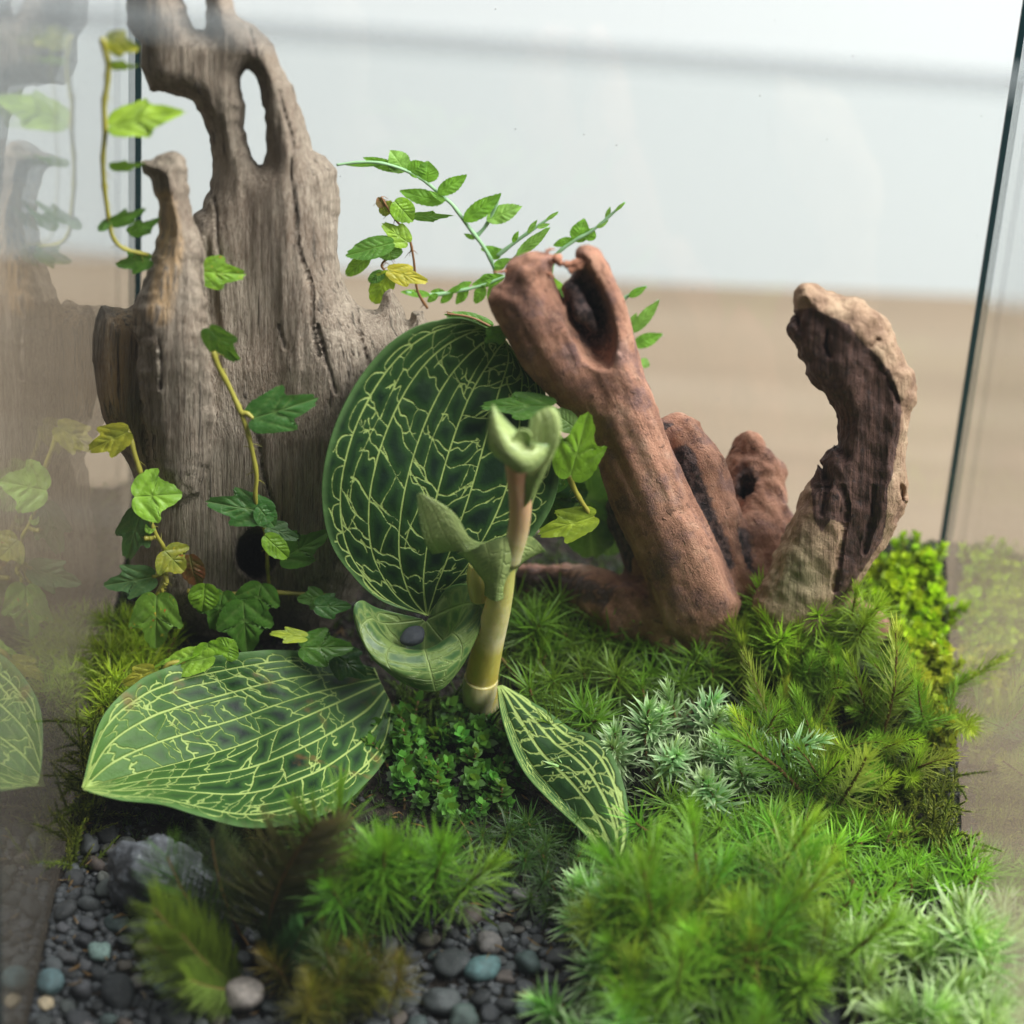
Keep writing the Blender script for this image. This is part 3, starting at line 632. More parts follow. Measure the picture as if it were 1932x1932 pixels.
def hook_mask(px, py, w, N):
    return {'mask': np.clip(.5 + poly_sd(H_DARK, px * K, py * K) / .12, 0, 1) * (w < .35), 'tan': np.clip(1 - np.hypot(px - 1500, (py - 1090) * .7) / 90, 0, 1) * 1.3}
body('hooked_driftwood', hook_fn, (1400, 520), (1745, 1290), (-1.0, 1.0), .038, lambda py: np.interp(py, [540, 1180], [-2.1, -1.35]), 'hook', hook_disp, hook_mask,
     'tan driftwood branch hooked over at the top with a dark stripped inner face', 'driftwood', gpt(1500, 1240))

# ------------------------------------------------------------------ ivy leaves
def ivy_mesh(name, kind, mat, seed=0):
    """lobed leaf, base at the origin, tip at +Y one unit away, face +Z"""
    rs = np.random.RandomState(seed); n = 72; rings = 9
    outlines = {
        'three': [(0, 0), (.09, -.075), (.22, -.07), (.36, .03), (.43, .17), (.47, .32), (.52, .46), (.545, .57), (.48, .60), (.38, .575), (.29, .60), (.245, .70), (.20, .82), (.12, .95), (0, 1.0)],
        'wide': [(0, 0), (.10, -.06), (.26, -.05), (.43, .07), (.53, .22), (.60, .38), (.60, .49), (.52, .545), (.40, .55), (.32, .63), (.255, .77), (.15, .94), (0, 1.0)],
        'oval': [(0, 0), (.08, -.03), (.20, .02), (.31, .14), (.37, .32), (.37, .52), (.31, .70), (.20, .86), (.09, .96), (0, 1.0)],
        'leaflet': [(0, 0), (.06, .02), (.17, .12), (.24, .28), (.26, .45), (.23, .62), (.15, .80), (.06, .94), (0, 1.0)],
        'long': [(0, 0), (.07, -.02), (.20, .03), (.28, .18), (.30, .34), (.36, .50), (.33, .52), (.22, .58), (.15, .74), (.07, .90), (0, 1.0)]}
    h = catmull(np.array(outlines[kind]), n // 2 + 1)
    if kind == 'leaflet': h[:, 0] *= 1 + .07 * (np.arange(len(h)) % 3 == 0)
    R_ = h * (1 + .02 * rs.randn(*h.shape) * (kind != 'leaflet')); L_ = h[::-1][1:-1].copy(); L_[:, 0] *= -1; L_ *= 1 + .02 * rs.randn(*L_.shape)
    O = np.vstack([R_, L_]); c = np.array([0, .38]) if kind != 'leaflet' else np.array([0, .42])
    V = [(c[0], c[1])] ; m = len(O)
    for k in range(1, rings + 1): V += [tuple(c + (o - c) * (k / rings)) for o in O]
    V = np.array(V); Fc = [(0, 1 + j, 1 + (j + 1) % m) for j in range(m)]
    for k in range(rings - 1):
        b = 1 + k * m
        for j in range(m): Fc.append((b + j, b + m + j, b + m + (j + 1) % m, b + (j + 1) % m))
    x, y = V[:, 0], V[:, 1]
    lines = [[(0, 0), (0, 1)]]
    if kind in ('three', 'wide', 'long'):
        tipx, tipy = {'three': (.52, .54), 'wide': (.58, .47), 'long': (.34, .48)}[kind]
        for sg in (1, -1): lines += [[(0, .02), (sg * tipx, tipy)], [(0, .45), (sg * .18, .66)], [(0, .3), (sg * .24, .5)]]
    else:
        for q in (.15, .3, .45, .6): lines += [[(0, q), (.26, q + .2)], [(0, q), (-.26, q + .2)]]
    dist = np.stack([seg_d(x, y, l) * (1 if i == 0 or kind != 'oval' else 1.5) for i, l in enumerate(lines)]).min(0)
    vein = np.clip(1 - dist / .028, 0, 1) * (.3 if kind == 'leaflet' else 1)
    puff = np.clip(dist / .09, 0, 1)
    z = .035 * puff - .22 * (x ** 2) * 1.0 - .12 * np.clip(y - .35, 0, 1) ** 2 * 2 - .05 + .03 * fbm(np.stack([x * 4, y * 4, x * 0 + seed], 1), 2, seed)
    z += .10 * np.abs(x)
    W3 = np.stack([x, y, z], 1)
    return mesh(name, W3, Fc, mat, True, {'vein': vein, 'rest': W3})
IV = {(k, s): ivy_mesh('leaf_' + k, k, M['ivy'], s) for k in ('three', 'wide', 'oval', 'long') for s in (1, 2, 3)}
IV.update({('leaflet', s): ivy_mesh('leaflet', 'leaflet', M['fern'], s) for s in (1, 2, 3)})
IV.update({('wetwide', s): ivy_mesh('leaf_wet', 'wide', M['wet'], s) for s in (1, 2, 3)})
SCL = dict(three=1.1, wide=1.2, oval=.72, long=.66, leaflet=.5, wetwide=1.2)
def place_leaf(parent, base, tip, width, Y, color, kind='three', pitch=0.0, roll=0.0, age=0.0, name='leaf'):
    """leaf from base to tip (photo places) at depth Y; width across in the same units; pitch leans the tip to the viewer, roll turns it about its rib"""
    B = atY(base[0], base[1], Y); T = atY(tip[0], tip[1], Y - pitch)
    ax = T - B; L = np.linalg.norm(ax); ax = ax / L
    toc = CAM - B; toc /= np.linalg.norm(toc)
    n = toc - ax * (toc @ ax); n /= np.linalg.norm(n); s = np.cross(ax, n)
    n2 = n * math.cos(roll) + s * math.sin(roll); s2 = np.cross(ax, n2)
    pxcm = L / max(math.hypot(tip[0] - base[0], tip[1] - base[1]), 1) if pitch == 0 else .0082
    wd = width * pxcm / SCL[kind] / max(.35, abs(math.cos(roll)))
    zs = min(L, wd)
    Bl = rel(parent, [B])[0]
    mw = Matrix(((s2[0] * wd, ax[0] * L, n2[0] * zs, Bl[0]), (s2[1] * wd, ax[1] * L, n2[1] * zs, Bl[1]), (s2[2] * wd, ax[2] * L, n2[2] * zs, Bl[2]), (0, 0, 0, 1)))
    o = link(name, IV[(kind, random.choice((1, 2, 3)))], parent, color, mw); o['age'] = float(age)
    return o
def stem(parent, pp, r, mat, name='stem', m=None, taper=.6):
    m = m or max(8, 6 * len(pp)); C_ = px_curve(pp, m); Vt, Ft = tube(C_, np.linspace(r, r * taper, m) * (1 + .22 * np.exp(-((np.arange(m) % 7) - 3) ** 2 / 1.2)), 8)
    if name == 'stem':
        Ft = list(Ft)
        for _ in range(int(m * .6)):                              # short clinging rootlets
            p = C_[random.randrange(m)]; d = np.array([random.uniform(-1, 1), random.uniform(.1, 1), random.uniform(-1, .3)]); d /= np.linalg.norm(d); L = random.uniform(.08, .2)
            v2, f2 = tube([p, p + d * L * .5, p + d * L + np.array([0, 0, -.04])], [.010, .007, .003], 3, False); b = len(Vt); Vt = np.vstack([Vt, v2]); Ft += [tuple(b + i for i in f) for f in f2]
    return link(name, mesh(name, rel(parent, Vt), Ft, M[mat]), parent)
def zz(fn, p): return fn([p])[0]
LIME = (.36, .44, .03); BRIGHT = (.19, .37, .02); MID = (.075, .20, .022); DARK = (.035, .125, .022); DEEP = (.015, .055, .018); YEL = (.42, .40, .035); OLIVE = (.25, .25, .025); BLUEG = (.07, .15, .055)

def vine(label, base, stems, leaves, fn, mat='vine', cat='vine', name='creeping_vine', group=None):
    v = empty(name, base, label, cat, group)
    for st in stems:
        stem(v, [(*zz(fn, (p[0], p[1])), p[2]) for p in st], .046 if mat == 'vine' else .024, mat)
    for lf in leaves:
        b, t, wd, Y, c, kind = lf[:6]; ex = lf[6] if len(lf) > 6 else {}
        place_leaf(v, zz(fn, b), zz(fn, t), wd * .3531, Y, c, kind, **ex)
    return v
vine('upright green vine with alternate leaves rising beside the left glass, redder at its tip', gpt(300, 1190),
     [[(545, 205, -3.05), (560, 265, -3.02), (577, 340, -3.0), (572, 450, -3.0), (556, 560, -3.0), (562, 700, -3.0), (550, 850, -3.0), (558, 1000, -2.95), (578, 1150, -2.9), (600, 1260, -2.85), (650, 1322, -2.8), (720, 1345, -2.7), (800, 1362, -2.55)]],
     [((572, 215), (738, 262), 135, -3.0, YEL, 'wide', dict(roll=.2, pitch=.2)), ((585, 345), (742, 368), 50, -3.0, LIME, 'long', dict(roll=1.1)),
      ((580, 668), (980, 578), 190, -3.0, (.27, .42, .03), 'long', dict(roll=-.45)), ((585, 892), (775, 888), 55, -2.95, BRIGHT, 'long', dict(roll=1.0)),
      ((600, 1195), (775, 1125), 85, -2.9, MID, 'three', dict(roll=.8)), ((590, 1190), (515, 1222), 50, -2.95, MID, 'oval', dict(roll=.7)), ((690, 1250), (860, 1180), 80, -2.6, MID, 'long', dict(roll=.9)),
      ((800, 1390), (620, 1420), 125, -2.6, MID, 'three', dict(roll=-.3)), ((1060, 1450), (1310, 1470), 185, -2.3, BRIGHT, 'wide', dict(roll=.15, age=.8))], z1)
vine('green vine hanging down the middle of the grey stump with dark lobed leaves', gpt(480, 1190),
     [[(1140, 140, -2.95), (1165, 215, -2.95), (1230, 340, -2.9), (1300, 500, -2.95), (1340, 640, -2.95), (1370, 800, -2.95), (1366, 935, -2.9), (1420, 1110, -2.6), (1430, 1300, -2.3), (1440, 1420, -2.1)],
      [(1290, 470, -2.95), (1320, 470, -2.98), (1350, 495, -3.0)], [(1000, 1420, -2.25), (1230, 1435, -2.2), (1430, 1425, -2.2), (1600, 1435, -2.2), (1750, 1440, -2.2)]],
     [((1115, 20), (1268, 205), 150, -2.95, MID, 'wide', dict(roll=.7)), ((1345, 500), (1690, 395), 250, -3.0, DARK, 'three', dict(roll=.1)),
      ((1440, 1000), (1098, 945), 215, -2.95, DARK, 'three', dict(roll=-.15)), ((1380, 970), (1470, 1080), 110, -2.97, DARK, 'oval', {}),
      ((1415, 1125), (1545, 1248), 105, -2.85, BRIGHT, 'oval', {}), ((1430, 1080), (1598, 1140), 120, -2.7, BLUEG, 'wide', {}), ((1500, 1250), (1750, 1110), 190, -2.55, MID, 'wide', dict(roll=.2)),
      ((1745, 770), (1680, 880), 140, -2.0, MID, 'wide', {}), ((1725, 850), (1690, 960), 90, -2.0, DARK, 'oval', {}),
      ((1095, 1383), (1080, 1542), 135, -2.9, BRIGHT, 'oval', {}), ((1190, 1430), (1145, 1648), 195, -2.8, MID, 'three', dict(age=.3)),
      ((1395, 1385), (1350, 1580), 205, -2.75, MID, 'wide', dict(age=.2)), ((1300, 1480), (1320, 1760), 260, -2.8, MID, 'wide', {}),
      ((1722, 1450), (1588, 1465), 125, -2.6, MID, 'wide', {}), ((1690, 1500), (1875, 1500), 140, -2.8, DARK, 'wetwide', {}),
      ((1630, 1665), (1440, 1640), 90, -3.0, LIME, 'three', dict(roll=.5)), ((1610, 1720), (1880, 1720), 210, -3.0, MID, 'wetwide', {}), ((1790, 1760), (1960, 1880), 190, -2.9, DEEP, 'wetwide', {})], z4)
vine('cluster of lime and dull green lobed leaves at the left foot of the stump', gpt(300, 1215),
     [[(655, 530, -2.5), (690, 580, -2.6), (720, 690, -2.7), (762, 830, -2.75), (790, 1000, -2.85), (830, 1110, -2.85), (878, 1200, -2.8), (880, 1340, -2.75), (830, 1450, -2.7)],
      [(770, 1135, -2.9), (800, 1138, -2.9), (830, 1130, -2.9)], [(815, 1340, -2.9), (850, 1330, -2.9), (885, 1325, -2.85)], [(880, 1330, -2.9), (890, 1370, -2.95), (865, 1400, -2.95), (870, 1440, -2.95)]],
     [((680, 570), (465, 670), 175, -2.75, YEL, 'three', {}), ((718, 915), (965, 900), 290, -3.05, (.22, .42, .03), 'wide', dict(roll=-.1)), ((775, 1080), (830, 1085), 60, -2.9, BRIGHT, 'oval', {}),
      ((750, 1000), (668, 1262), 175, -2.85, BLUEG, 'three', dict(roll=.2)), ((880, 1205), (985, 1318), 210, -3.0, OLIVE, 'wide', dict(age=.7)),
      ((815, 1345), (555, 1395), 190, -2.95, BLUEG, 'three', dict(roll=-.2)), ((1010, 1230), (1050, 1405), 110, -2.7, (.16, .04, .02), 'oval', dict(roll=.3)),
      ((835, 1450), (830, 1738), 250, -3.05, (.14, .27, .03), 'three', dict(age=1.0))], z4)
vine('lime leaved sprig lying on the upper edge of the big lower leaf', gpt(380, 1270),
     [[(880, 1880, -3.6), (900, 1810, -3.6), (1050, 1790, -3.5), (1150, 1740, -3.3)]],
     [((1140, 1765), (840, 1835), 140, -3.6, (.24, .42, .03), 'oval', dict(roll=.35)), ((1110, 1700), (1150, 1880), 180, -3.5, BRIGHT, 'wide', dict(age=.2)), ((1180, 1760), (1250, 1690), 130, -3.4, BRIGHT, 'oval', {}),
      ((1060, 1740), (805, 1815), 60, -3.5, BRIGHT, 'long', dict(roll=.9)), ((820, 1840), (650, 1920), 115, -3.9, YEL, 'wide', dict(age=.2))], z4)
z5 = lambda pts: [(614 + .3531 * x, 682 + .3531 * y) for x, y in pts]
vine('bright lobed leaves on a thin stem in front of the reddish branch', gpt(1100, 1160),
     [[(1300, 610, -2.9), (1340, 700, -2.8), (1390, 780, -2.75), (1445, 855, -2.7)], [(1210, 280, -2.6), (1260, 450, -2.75), (1300, 620, -2.9)]],
     [((1210, 235), (828, 235), 150, -2.6, MID, 'wide', dict(roll=.25)), ((1310, 612), (1400, 295), 265, -3.0, BRIGHT, 'three', dict(roll=.1)), ((1430, 830), (1132, 925), 190, -2.8, (.33, .43, .03), 'three', {}),
      ((1340, 360), (1210, 260), 110, -2.55, (.22, .36, .10), 'oval', {}), ((860, 1050), (725, 1110), 90, -2.2, OLIVE, 'wide', {}),
      ((1380, 540), (1430, 1080), 560, -.7, DEEP, 'wide', {}), ((1150, 600), (1250, 950), 380, -1.0, DEEP, 'wide', {}), ((1600, 700), (1500, 1050), 330, -.4, DEEP, 'wide', {}), ((1300, 560), (1100, 640), 200, -1.6, DARK, 'oval', dict(age=.5))], z5)
vine('small plant with yellowing lobed leaves behind the right of the grey stump', gpt(760, 1050),
     [[(545, 970, .3), (490, 870, .2), (470, 700, .1), (440, 580, .1), (360, 480, .1), (298, 375, .1)], [(350, 690, .1), (300, 740, .1), (340, 790, .1)]],
     [((370, 400), (470, 510), 120, .0, BRIGHT, 'oval', {}), ((470, 480), (680, 485), 55, .1, MID, 'long', dict(roll=.8)), ((440, 620), (305, 520), 130, .0, (.25, .42, .03), 'wide', {}), ((360, 620), (108, 685), 110, -.1, MID, 'oval', dict(roll=.3)),
      ((340, 640), (350, 720), 120, 0, MID, 'oval', {}), ((230, 690), (105, 800), 75, 0, BRIGHT, 'oval', {}), ((340, 770), (550, 830), 120, -.1, (.42, .36, .02), 'wide', dict(age=.7)), ((340, 780), (250, 955), 110, -.1, (.30, .42, .02), 'oval', {}),
      ((310, 780), (225, 830), 60, -.1, MID, 'oval', {}), ((300, 470), (350, 400), 60, .1, OLIVE, 'oval', dict(age=1)), ((310, 430), (280, 380), 50, .1, (.22, .08, .04), 'oval', {})], z2, 'brown', 'plant', 'yellowing_plant')
def frond(label, base, rach, leaflets, name='fern_frond', Y=0.8, group=None):
    v = empty(name, base, label, 'fern', group)
    for k, st in enumerate(rach): stem(v, [(*zz(z2, p), Y + .1 * k) for p in st], .035, 'rachis', 'rachis')
    for b, t, wd, c in leaflets:
        place_leaf(v, zz(z2, b), zz(z2, t), wd * .3531, Y + random.uniform(-.1, .1), c, 'leaflet', roll=random.uniform(-.4, .4), name='leaflet')
    return v
FG = (.17, .40, .03); FG2 = (.24, .46, .08)
frond('arching fern frond with toothed leaflets above the big veined leaf', gpt(960, 1050), [[(915, 800), (900, 750), (850, 650), (760, 530), (680, 420), (620, 370), (530, 290), (430, 235), (300, 195), (180, 190), (60, 205)],
      [(800, 590), (850, 540), (900, 450), (930, 370)]],
      [((600, 360), (755, 265), 75, FG), ((738, 505), (938, 365), 85, FG), ((632, 405), (393, 350), 80, FG), ((430, 240), (350, 130), 110, FG2), ((540, 300), (545, 190), 110, FG), ((440, 245), (545, 205), 90, FG), ((860, 500), (1045, 425), 90, FG2), ((880, 700), (940, 655), 60, FG),
       ((830, 655), (935, 655), 35, FG), ((410, 235), (200, 170), 60, FG), ((300, 200), (70, 200), 30, FG), ((640, 400), (560, 345), 30, FG), ((800, 600), (740, 575), 25, FG), ((900, 770), (970, 720), 40, FG)])
frond('low fern frond with saw toothed leaflets at the tip of the stump spur', gpt(930, 1060), [[(430, 885), (560, 900), (700, 880), (830, 850), (960, 800)], [(1000, 720), (1090, 620), (1190, 540)], [(920, 690), (1050, 590), (1240, 460)]],
      [((560, 900), (400, 880), 40, FG), ((600, 895), (540, 940), 35, FG), ((680, 880), (610, 945), 42, FG), ((760, 865), (690, 950), 48, FG), ((850, 850), (790, 950), 55, FG), ((920, 830), (860, 930), 50, FG), ((960, 800), (780, 850), 60, FG), ((700, 870), (780, 830), 40, FG), ((820, 840), (900, 790), 55, FG),
       ((1020, 690), (1195, 545), 55, FG2), ((900, 740), (1000, 710), 40, FG), ((640, 885), (560, 885), 35, FG), ((730, 850), (640, 900), 30, FG), ((1080, 570), (1130, 500), 26, FG2), ((1130, 540), (1200, 520), 24, FG2), ((1180, 500), (1245, 455), 20, FG2), ((1000, 620), (1030, 560), 26, FG), ((1140, 580), (1200, 540), 22, FG2)], Y=.5)
frond('thin fern frond rising behind the forked branch with one bright leaflet', gpt(1240, 1100), [[(1200, 800), (1230, 690), (1330, 610), (1440, 545), (1600, 405)], [(1580, 930), (1640, 890), (1715, 855)], [(1600, 1150), (1680, 1050), (1780, 930)], [(1600, 1200), (1700, 1160), (1800, 1110)]],
      [((1340, 620), (1385, 500), 90, FG), ((1400, 610), (1430, 545), 60, FG), ((1320, 600), (1215, 640), 45, FG), ((1620, 910), (1715, 855), 40, FG), ((1640, 1100), (1780, 930), 60, FG2), ((1640, 1170), (1800, 1110), 70, FG), ((1680, 1250), (1735, 1280), 50, FG2), ((1620, 1090), (1660, 1000), 40, FG2), ((1450, 540), (1510, 500), 28, FG2), ((1500, 500), (1520, 430), 24, FG2), ((1550, 450), (1600, 405), 18, FG2), ((1230, 950), (1215, 810), 110, BRIGHT), ((1240, 960), (1290, 860), 80, MID)], Y=.9)
vine('two dark leaves tucked behind the top of the big veined leaf', gpt(930, 1080), [[(960, 1140, -.6), (900, 1080, -.6), (780, 1020, -.6), (650, 1000, -.6)]],
     [((890, 1065), (640, 1000), 80, -.6, MID, 'oval', dict(roll=.3)), ((960, 1090), (850, 1150), 100, -2.4, MID, 'wide', {}), ((900, 1100), (860, 1080), 60, -2.4, MID, 'oval', {})], z2, 'brown')

# ------------------------------------------------------------------ jewel orchid
orchid = empty('jewel_orchid', gpt(915, 1335), 'jewel orchid with dark leaves netted in gold veins on a thick yellowish stem', 'orchid')
def net_lines(length, Wf, seed, main_t, dens):
    """vein net in (s, t): main ribs at fixed t, wandering cross veins between them"""
    rs = np.random.RandomState(seed); mains = [[(q, t) for q in np.linspace(0, 1, 40)] for t in main_t]; net = []
    def wig(p, q, amp, n=6):
        out = []
        for k in range(n + 1):
            f = k / n; e = math.sin(math.pi * f)
            out.append((p[0] + (q[0] - p[0]) * f + rs.normal(0, amp) * e, p[1] + (q[1] - p[1]) * f + rs.normal(0, .006) * e))
        return [tuple(v) for v in catmull(np.array(out), 3 * n + 1)]
    ts = [-.97] + list(main_t) + [.97]
    for i in range(len(ts) - 1):
        t0, t1 = ts[i], ts[i + 1]; edge_ = i in (0, len(ts) - 2)
        inner, outer = (t0, t1) if abs(t0) < abs(t1) else (t1, t0); dt = outer - inner
        s = .08 + rs.uniform(0, .04); prev = None
        while s < .95:
            r = rs.rand()
            if edge_:                                             # scallops that close before the margin
                wdt = rs.uniform(.035, .075) / dens; hgt = rs.uniform(.35, .8)
                net.append([tuple(v) for v in catmull(np.array([(s, inner), (s + wdt * .12, inner + dt * hgt * .75), (s + wdt * .5, inner + dt * hgt), (s + wdt * .85, inner + dt * hgt * .8), (s + wdt, inner + dt * .05)]), 16)])
                if rs.rand() < .5: net.append(wig((s + wdt * .5, inner + dt * hgt), (s + wdt * rs.uniform(.2, .9), inner + dt * min(.85, hgt + .2)), .002, 2))
                s += wdt * rs.uniform(.95, 1.3); continue
            s += (rs.uniform(.016, .03) if rs.rand() < .38 else rs.uniform(.035, .075)) / dens
            sl = rs.uniform(.015, .085) * (.4 if s < .25 else 1)
            if r < .62:
                L1 = wig((s, inner), (min(s + sl, .985), outer), .0065, 5); net.append(L1); n_ = len(L1)
                if rs.rand() < .55: k = rs.randint(3, n_ - 3); net.append(wig(L1[k], (min(L1[k][0] + rs.uniform(.02, .06), .98), outer), .004, 3))
                for _ in range(rs.randint(0, 3)): k = rs.randint(2, n_ - 2); net.append(wig(L1[k], (L1[k][0] + rs.uniform(-.02, .02), L1[k][1] + dt * rs.uniform(-.16, .16)), .002, 2))
                if prev is not None and rs.rand() < .5: net.append(wig(prev[rs.randint(3, len(prev) - 3)], L1[rs.randint(3, n_ - 3)], .003, 3))
                prev = L1
            else:                                                 # a vein that dies out in small forks
                f = rs.uniform(.4, .85); e = (min(s + sl * f, .98), inner + dt * f); L1 = wig((s, inner), e, .007, 4); net.append(L1)
                for _ in range(rs.randint(2, 4)): net.append(wig(e, (e[0] + rs.uniform(-.022, .026), e[1] + dt * rs.uniform(.02, .2)), .002, 2))
                if rs.rand() < .5: net.append(wig((s + sl, outer), (s + sl * .8 - .01, outer - dt * rs.uniform(.2, .45)), .004, 3))
    return mains, net
def line_dist(X, Yv, lines, length, Wf, cut=.22):
    """distance (cm) from every grid point to the nearest line, coarse buckets keep it quick"""
    d = np.full(X.shape, 9.0); Xf, Yf = X.ravel(), Yv.ravel(); df = d.ravel(); order = np.argsort(Xf, kind='stable'); Xs, Ys = Xf[order], Yf[order]; ds = np.full(Xs.shape, 9.0)
    for ln in lines:
        pts = [(q[0] * length, q[1] * Wf(q[0])) for q in ln]
        for (x1, y1), (x2, y2) in zip(pts[:-1], pts[1:]):
            lo = np.searchsorted(Xs, min(x1, x2) - cut); hi = np.searchsorted(Xs, max(x1, x2) + cut)
            if hi <= lo: continue
            ex, ey = x2 - x1, y2 - y1; xx, yy = Xs[lo:hi], Ys[lo:hi]; t = np.clip(((xx - x1) * ex + (yy - y1) * ey) / (ex * ex + ey * ey + 1e-12), 0, 1)
            ds[lo:hi] = np.minimum(ds[lo:hi], np.hypot(xx - x1 - t * ex, yy - y1 - t * ey))
    df[order] = ds; return d
def leaf_obj(name, P3, lf, mat, length, label=None, thick=.022, seed=1, dens=1.0, ribs=(-.83, -.57, -.28, 0.0, .28, .57, .83)):
    a, b = P3.shape[:2]; V = P3.reshape(-1, 3); V = V + (.012 * fbm(V * 3, 2, 5))[:, None] * np.array([0, -1, .6])
    W1 = lf[:, :, 2].max(1) if lf.shape[1] > 1 else lf[:, 0, 2]; sg = lf[:, 0, 0]; Wf = lambda q: float(np.interp(q, sg, lf[:, b // 2, 2] if False else Wl))
    Wl = .5 * (lf[:, 1, 2] + lf[:, -2, 2]); S, T = lf[..., 0], lf[..., 1]
    mains, net = net_lines(length, None, seed, ribs, dens)
    X = S * length; Yv = T * Wl[:, None]
    dm = np.full(X.shape, 9.0)
    for t in ribs: dm = np.minimum(dm, np.abs(T - t) * Wl[:, None])
    dm = np.where(np.isin(np.arange(a), [0])[:, None], 0.0, dm)
    dn = line_dist(X, Yv, net, length, Wf)
    puff = np.clip(np.minimum(dm, dn) / .10, 0, 1).reshape(-1)
    V = V + ((.010 if b > 200 else .003) * puff)[:, None] * np.array([0, -.8, .6])
    vv = np.stack([dm, dn, dn * 0], -1).reshape(-1, 3)
    o = link(name, mesh(name, rel(orchid, V), grid_faces(a, b), M[mat], True, {'lf': lf.reshape(-1, 3), 'rest': V, 'veins': vv}), orchid)
    md = o.modifiers.new('thickness', 'SOLIDIFY'); md.thickness = thick; md.offset = 0
    if label: o['label'] = label
    return o
def blade(name, axis, wl, wr, depth, mat, label, na=330, nb=270, length=None, seed=1, dens=1.0):
    """leaf blade: axis rows (px, py, Y); wl / wr half widths (px) at even steps; depth(s, t) extra Y"""
    A = catmull(np.array(axis, float), na); s = np.linspace(0, 1, na)
    T = np.gradient(A[:, :2], axis=0); T /= np.linalg.norm(T, axis=1)[:, None] + 1e-9; Nn = np.stack([-T[:, 1], T[:, 0]], 1)
    def prof(w): return np.maximum(catmull(np.array(w, float)[:, None], na)[:, 0], .5)
    WL, WR = prof(wl), prof(wr); t = np.linspace(-1, 1, nb)
    Wd = np.where(t[None] < 0, WL[:, None], WR[:, None])
    px = A[:, 0][:, None] + Nn[:, 0][:, None] * t * Wd; py = A[:, 1][:, None] + Nn[:, 1][:, None] * t * Wd
    S, TT = np.meshgrid(s, t, indexing='ij'); Y = A[:, 2][:, None] + depth(S, TT)
    P = atY(px, py, Y); lf = np.stack([S, TT, Wd * .0085], -1)
    L = length or np.hypot(*np.diff(A[:, :2], axis=0).T).sum() * .0085
    return leaf_obj(name, P, lf, mat, L, label, .022, seed, dens)
blade('leaf', [(806, 1162, -2.75), (800, 1090, -2.85), (815, 980, -2.75), (845, 860, -2.5), (885, 750, -2.2), (930, 672, -1.95), (954, 642, -1.85)],
      [0, 92, 175, 212, 222, 214, 190, 148, 92, 0], [0, 70, 140, 190, 215, 210, 185, 140, 85, 0],
      lambda S, T: -.35 * T ** 2 * np.sin(math.pi * S) + .05 * np.sin(S * 14 + T * 2) * np.abs(T) - .30 * np.exp(-(T / .12) ** 2) * 0, 'orchid', 'large upright round leaf, nearly black green between gold veins', seed=2, dens=.85)
_A2 = [(718, 1288), (645, 1322), (560, 1360), (460, 1404), (360, 1434), (268, 1458), (156, 1488)]
def gY(x, y, lift): return float(gpt(x, y)[1]) - lift
blade('leaf', [(x, y, gY(x, y, l)) for (x, y), l in zip(_A2, (.9, .85, .8, .75, .8, .95, 1.2))],
      [60, 132, 164, 182, 176, 154, 114, 74, 44, 2], [30, 72, 115, 146, 170, 180, 180, 168, 124, 2],
      lambda S, T: 1.15 * T * np.sin(math.pi * np.clip(S * .98 + .02, 0, 1)) ** .7 * np.where(T > 0, 1.1, 1.35) - .25 * T ** 2 + .26 * np.sin(S * 9 + 1) * T ** 2 + .07 * np.sin(S * 23) * np.abs(T) ** 3, 'orchid2', 'wide lower leaf lying flat over the gravel, pointed at the left', seed=3, dens=.85)
blade('leaf', [(942, 1294, -2.9), (962, 1360, -3.3), (1000, 1440, -3.8), (1052, 1500, -4.3), (1108, 1560, -4.8), (1165, 1642, -5.4)],
      [6, 44, 78, 104, 124, 128, 108, 66, 0], [4, 10, 15, 18, 19, 18, 15, 10, 0],
      lambda S, T: np.where(T < 0, .45 * np.abs(T) ** 2 * np.sin(math.pi * S), -.30 * T * np.sin(math.pi * S)) - .35 - .5 * S, 'orchid', 'folded leaf hanging to the right of the stem', seed=5, dens=.6)
def loft(name, rows, mat, label, na=90, nb=81, length=2.0, thick=.014):
    R = catmull(np.array(rows, float), na); R = catmull(np.swapaxes(R, 0, 1), nb); R = np.swapaxes(R, 0, 1)
    P = atY(R[..., 0], R[..., 1], R[..., 2]); S, T = np.meshgrid(np.linspace(0, 1, na), np.linspace(-1, 1, nb), indexing='ij')
    wd = np.linalg.norm(np.diff(P, axis=1), axis=2).sum(1)[:, None] / 2 + 0 * T
    return leaf_obj(name, P, np.stack([S, T, wd], -1), mat, length, label, thick, 4, .55, (-.75, -.38, 0.0, .38, .75))
loft('leaf', [[(797, 1168, -2.9), (800, 1171, -2.9), (803, 1173, -2.9), (806, 1170, -2.9), (809, 1166, -2.9)],
              [(715, 1148, -3.1), (745, 1208, -3.15), (800, 1242, -3.2), (848, 1195, -3.1), (846, 1108, -3.0)],
              [(682, 1133, -3.4), (725, 1205, -3.55), (800, 1226, -3.62), (866, 1180, -3.45), (900, 1103, -3.3)],
              [(667, 1148, -3.55), (708, 1225, -3.8), (808, 1250, -3.9), (886, 1195, -3.65), (928, 1112, -3.4)],
              [(674, 1190, -3.6), (715, 1250, -3.95), (816, 1280, -4.05), (882, 1228, -3.8), (914, 1165, -3.55)],
              [(702, 1243, -3.65), (760, 1288, -3.9), (822, 1304, -4.0), (862, 1270, -3.85), (893, 1218, -3.7)]], 'orchidp', 'small cupped leaf holding a dark pebble')
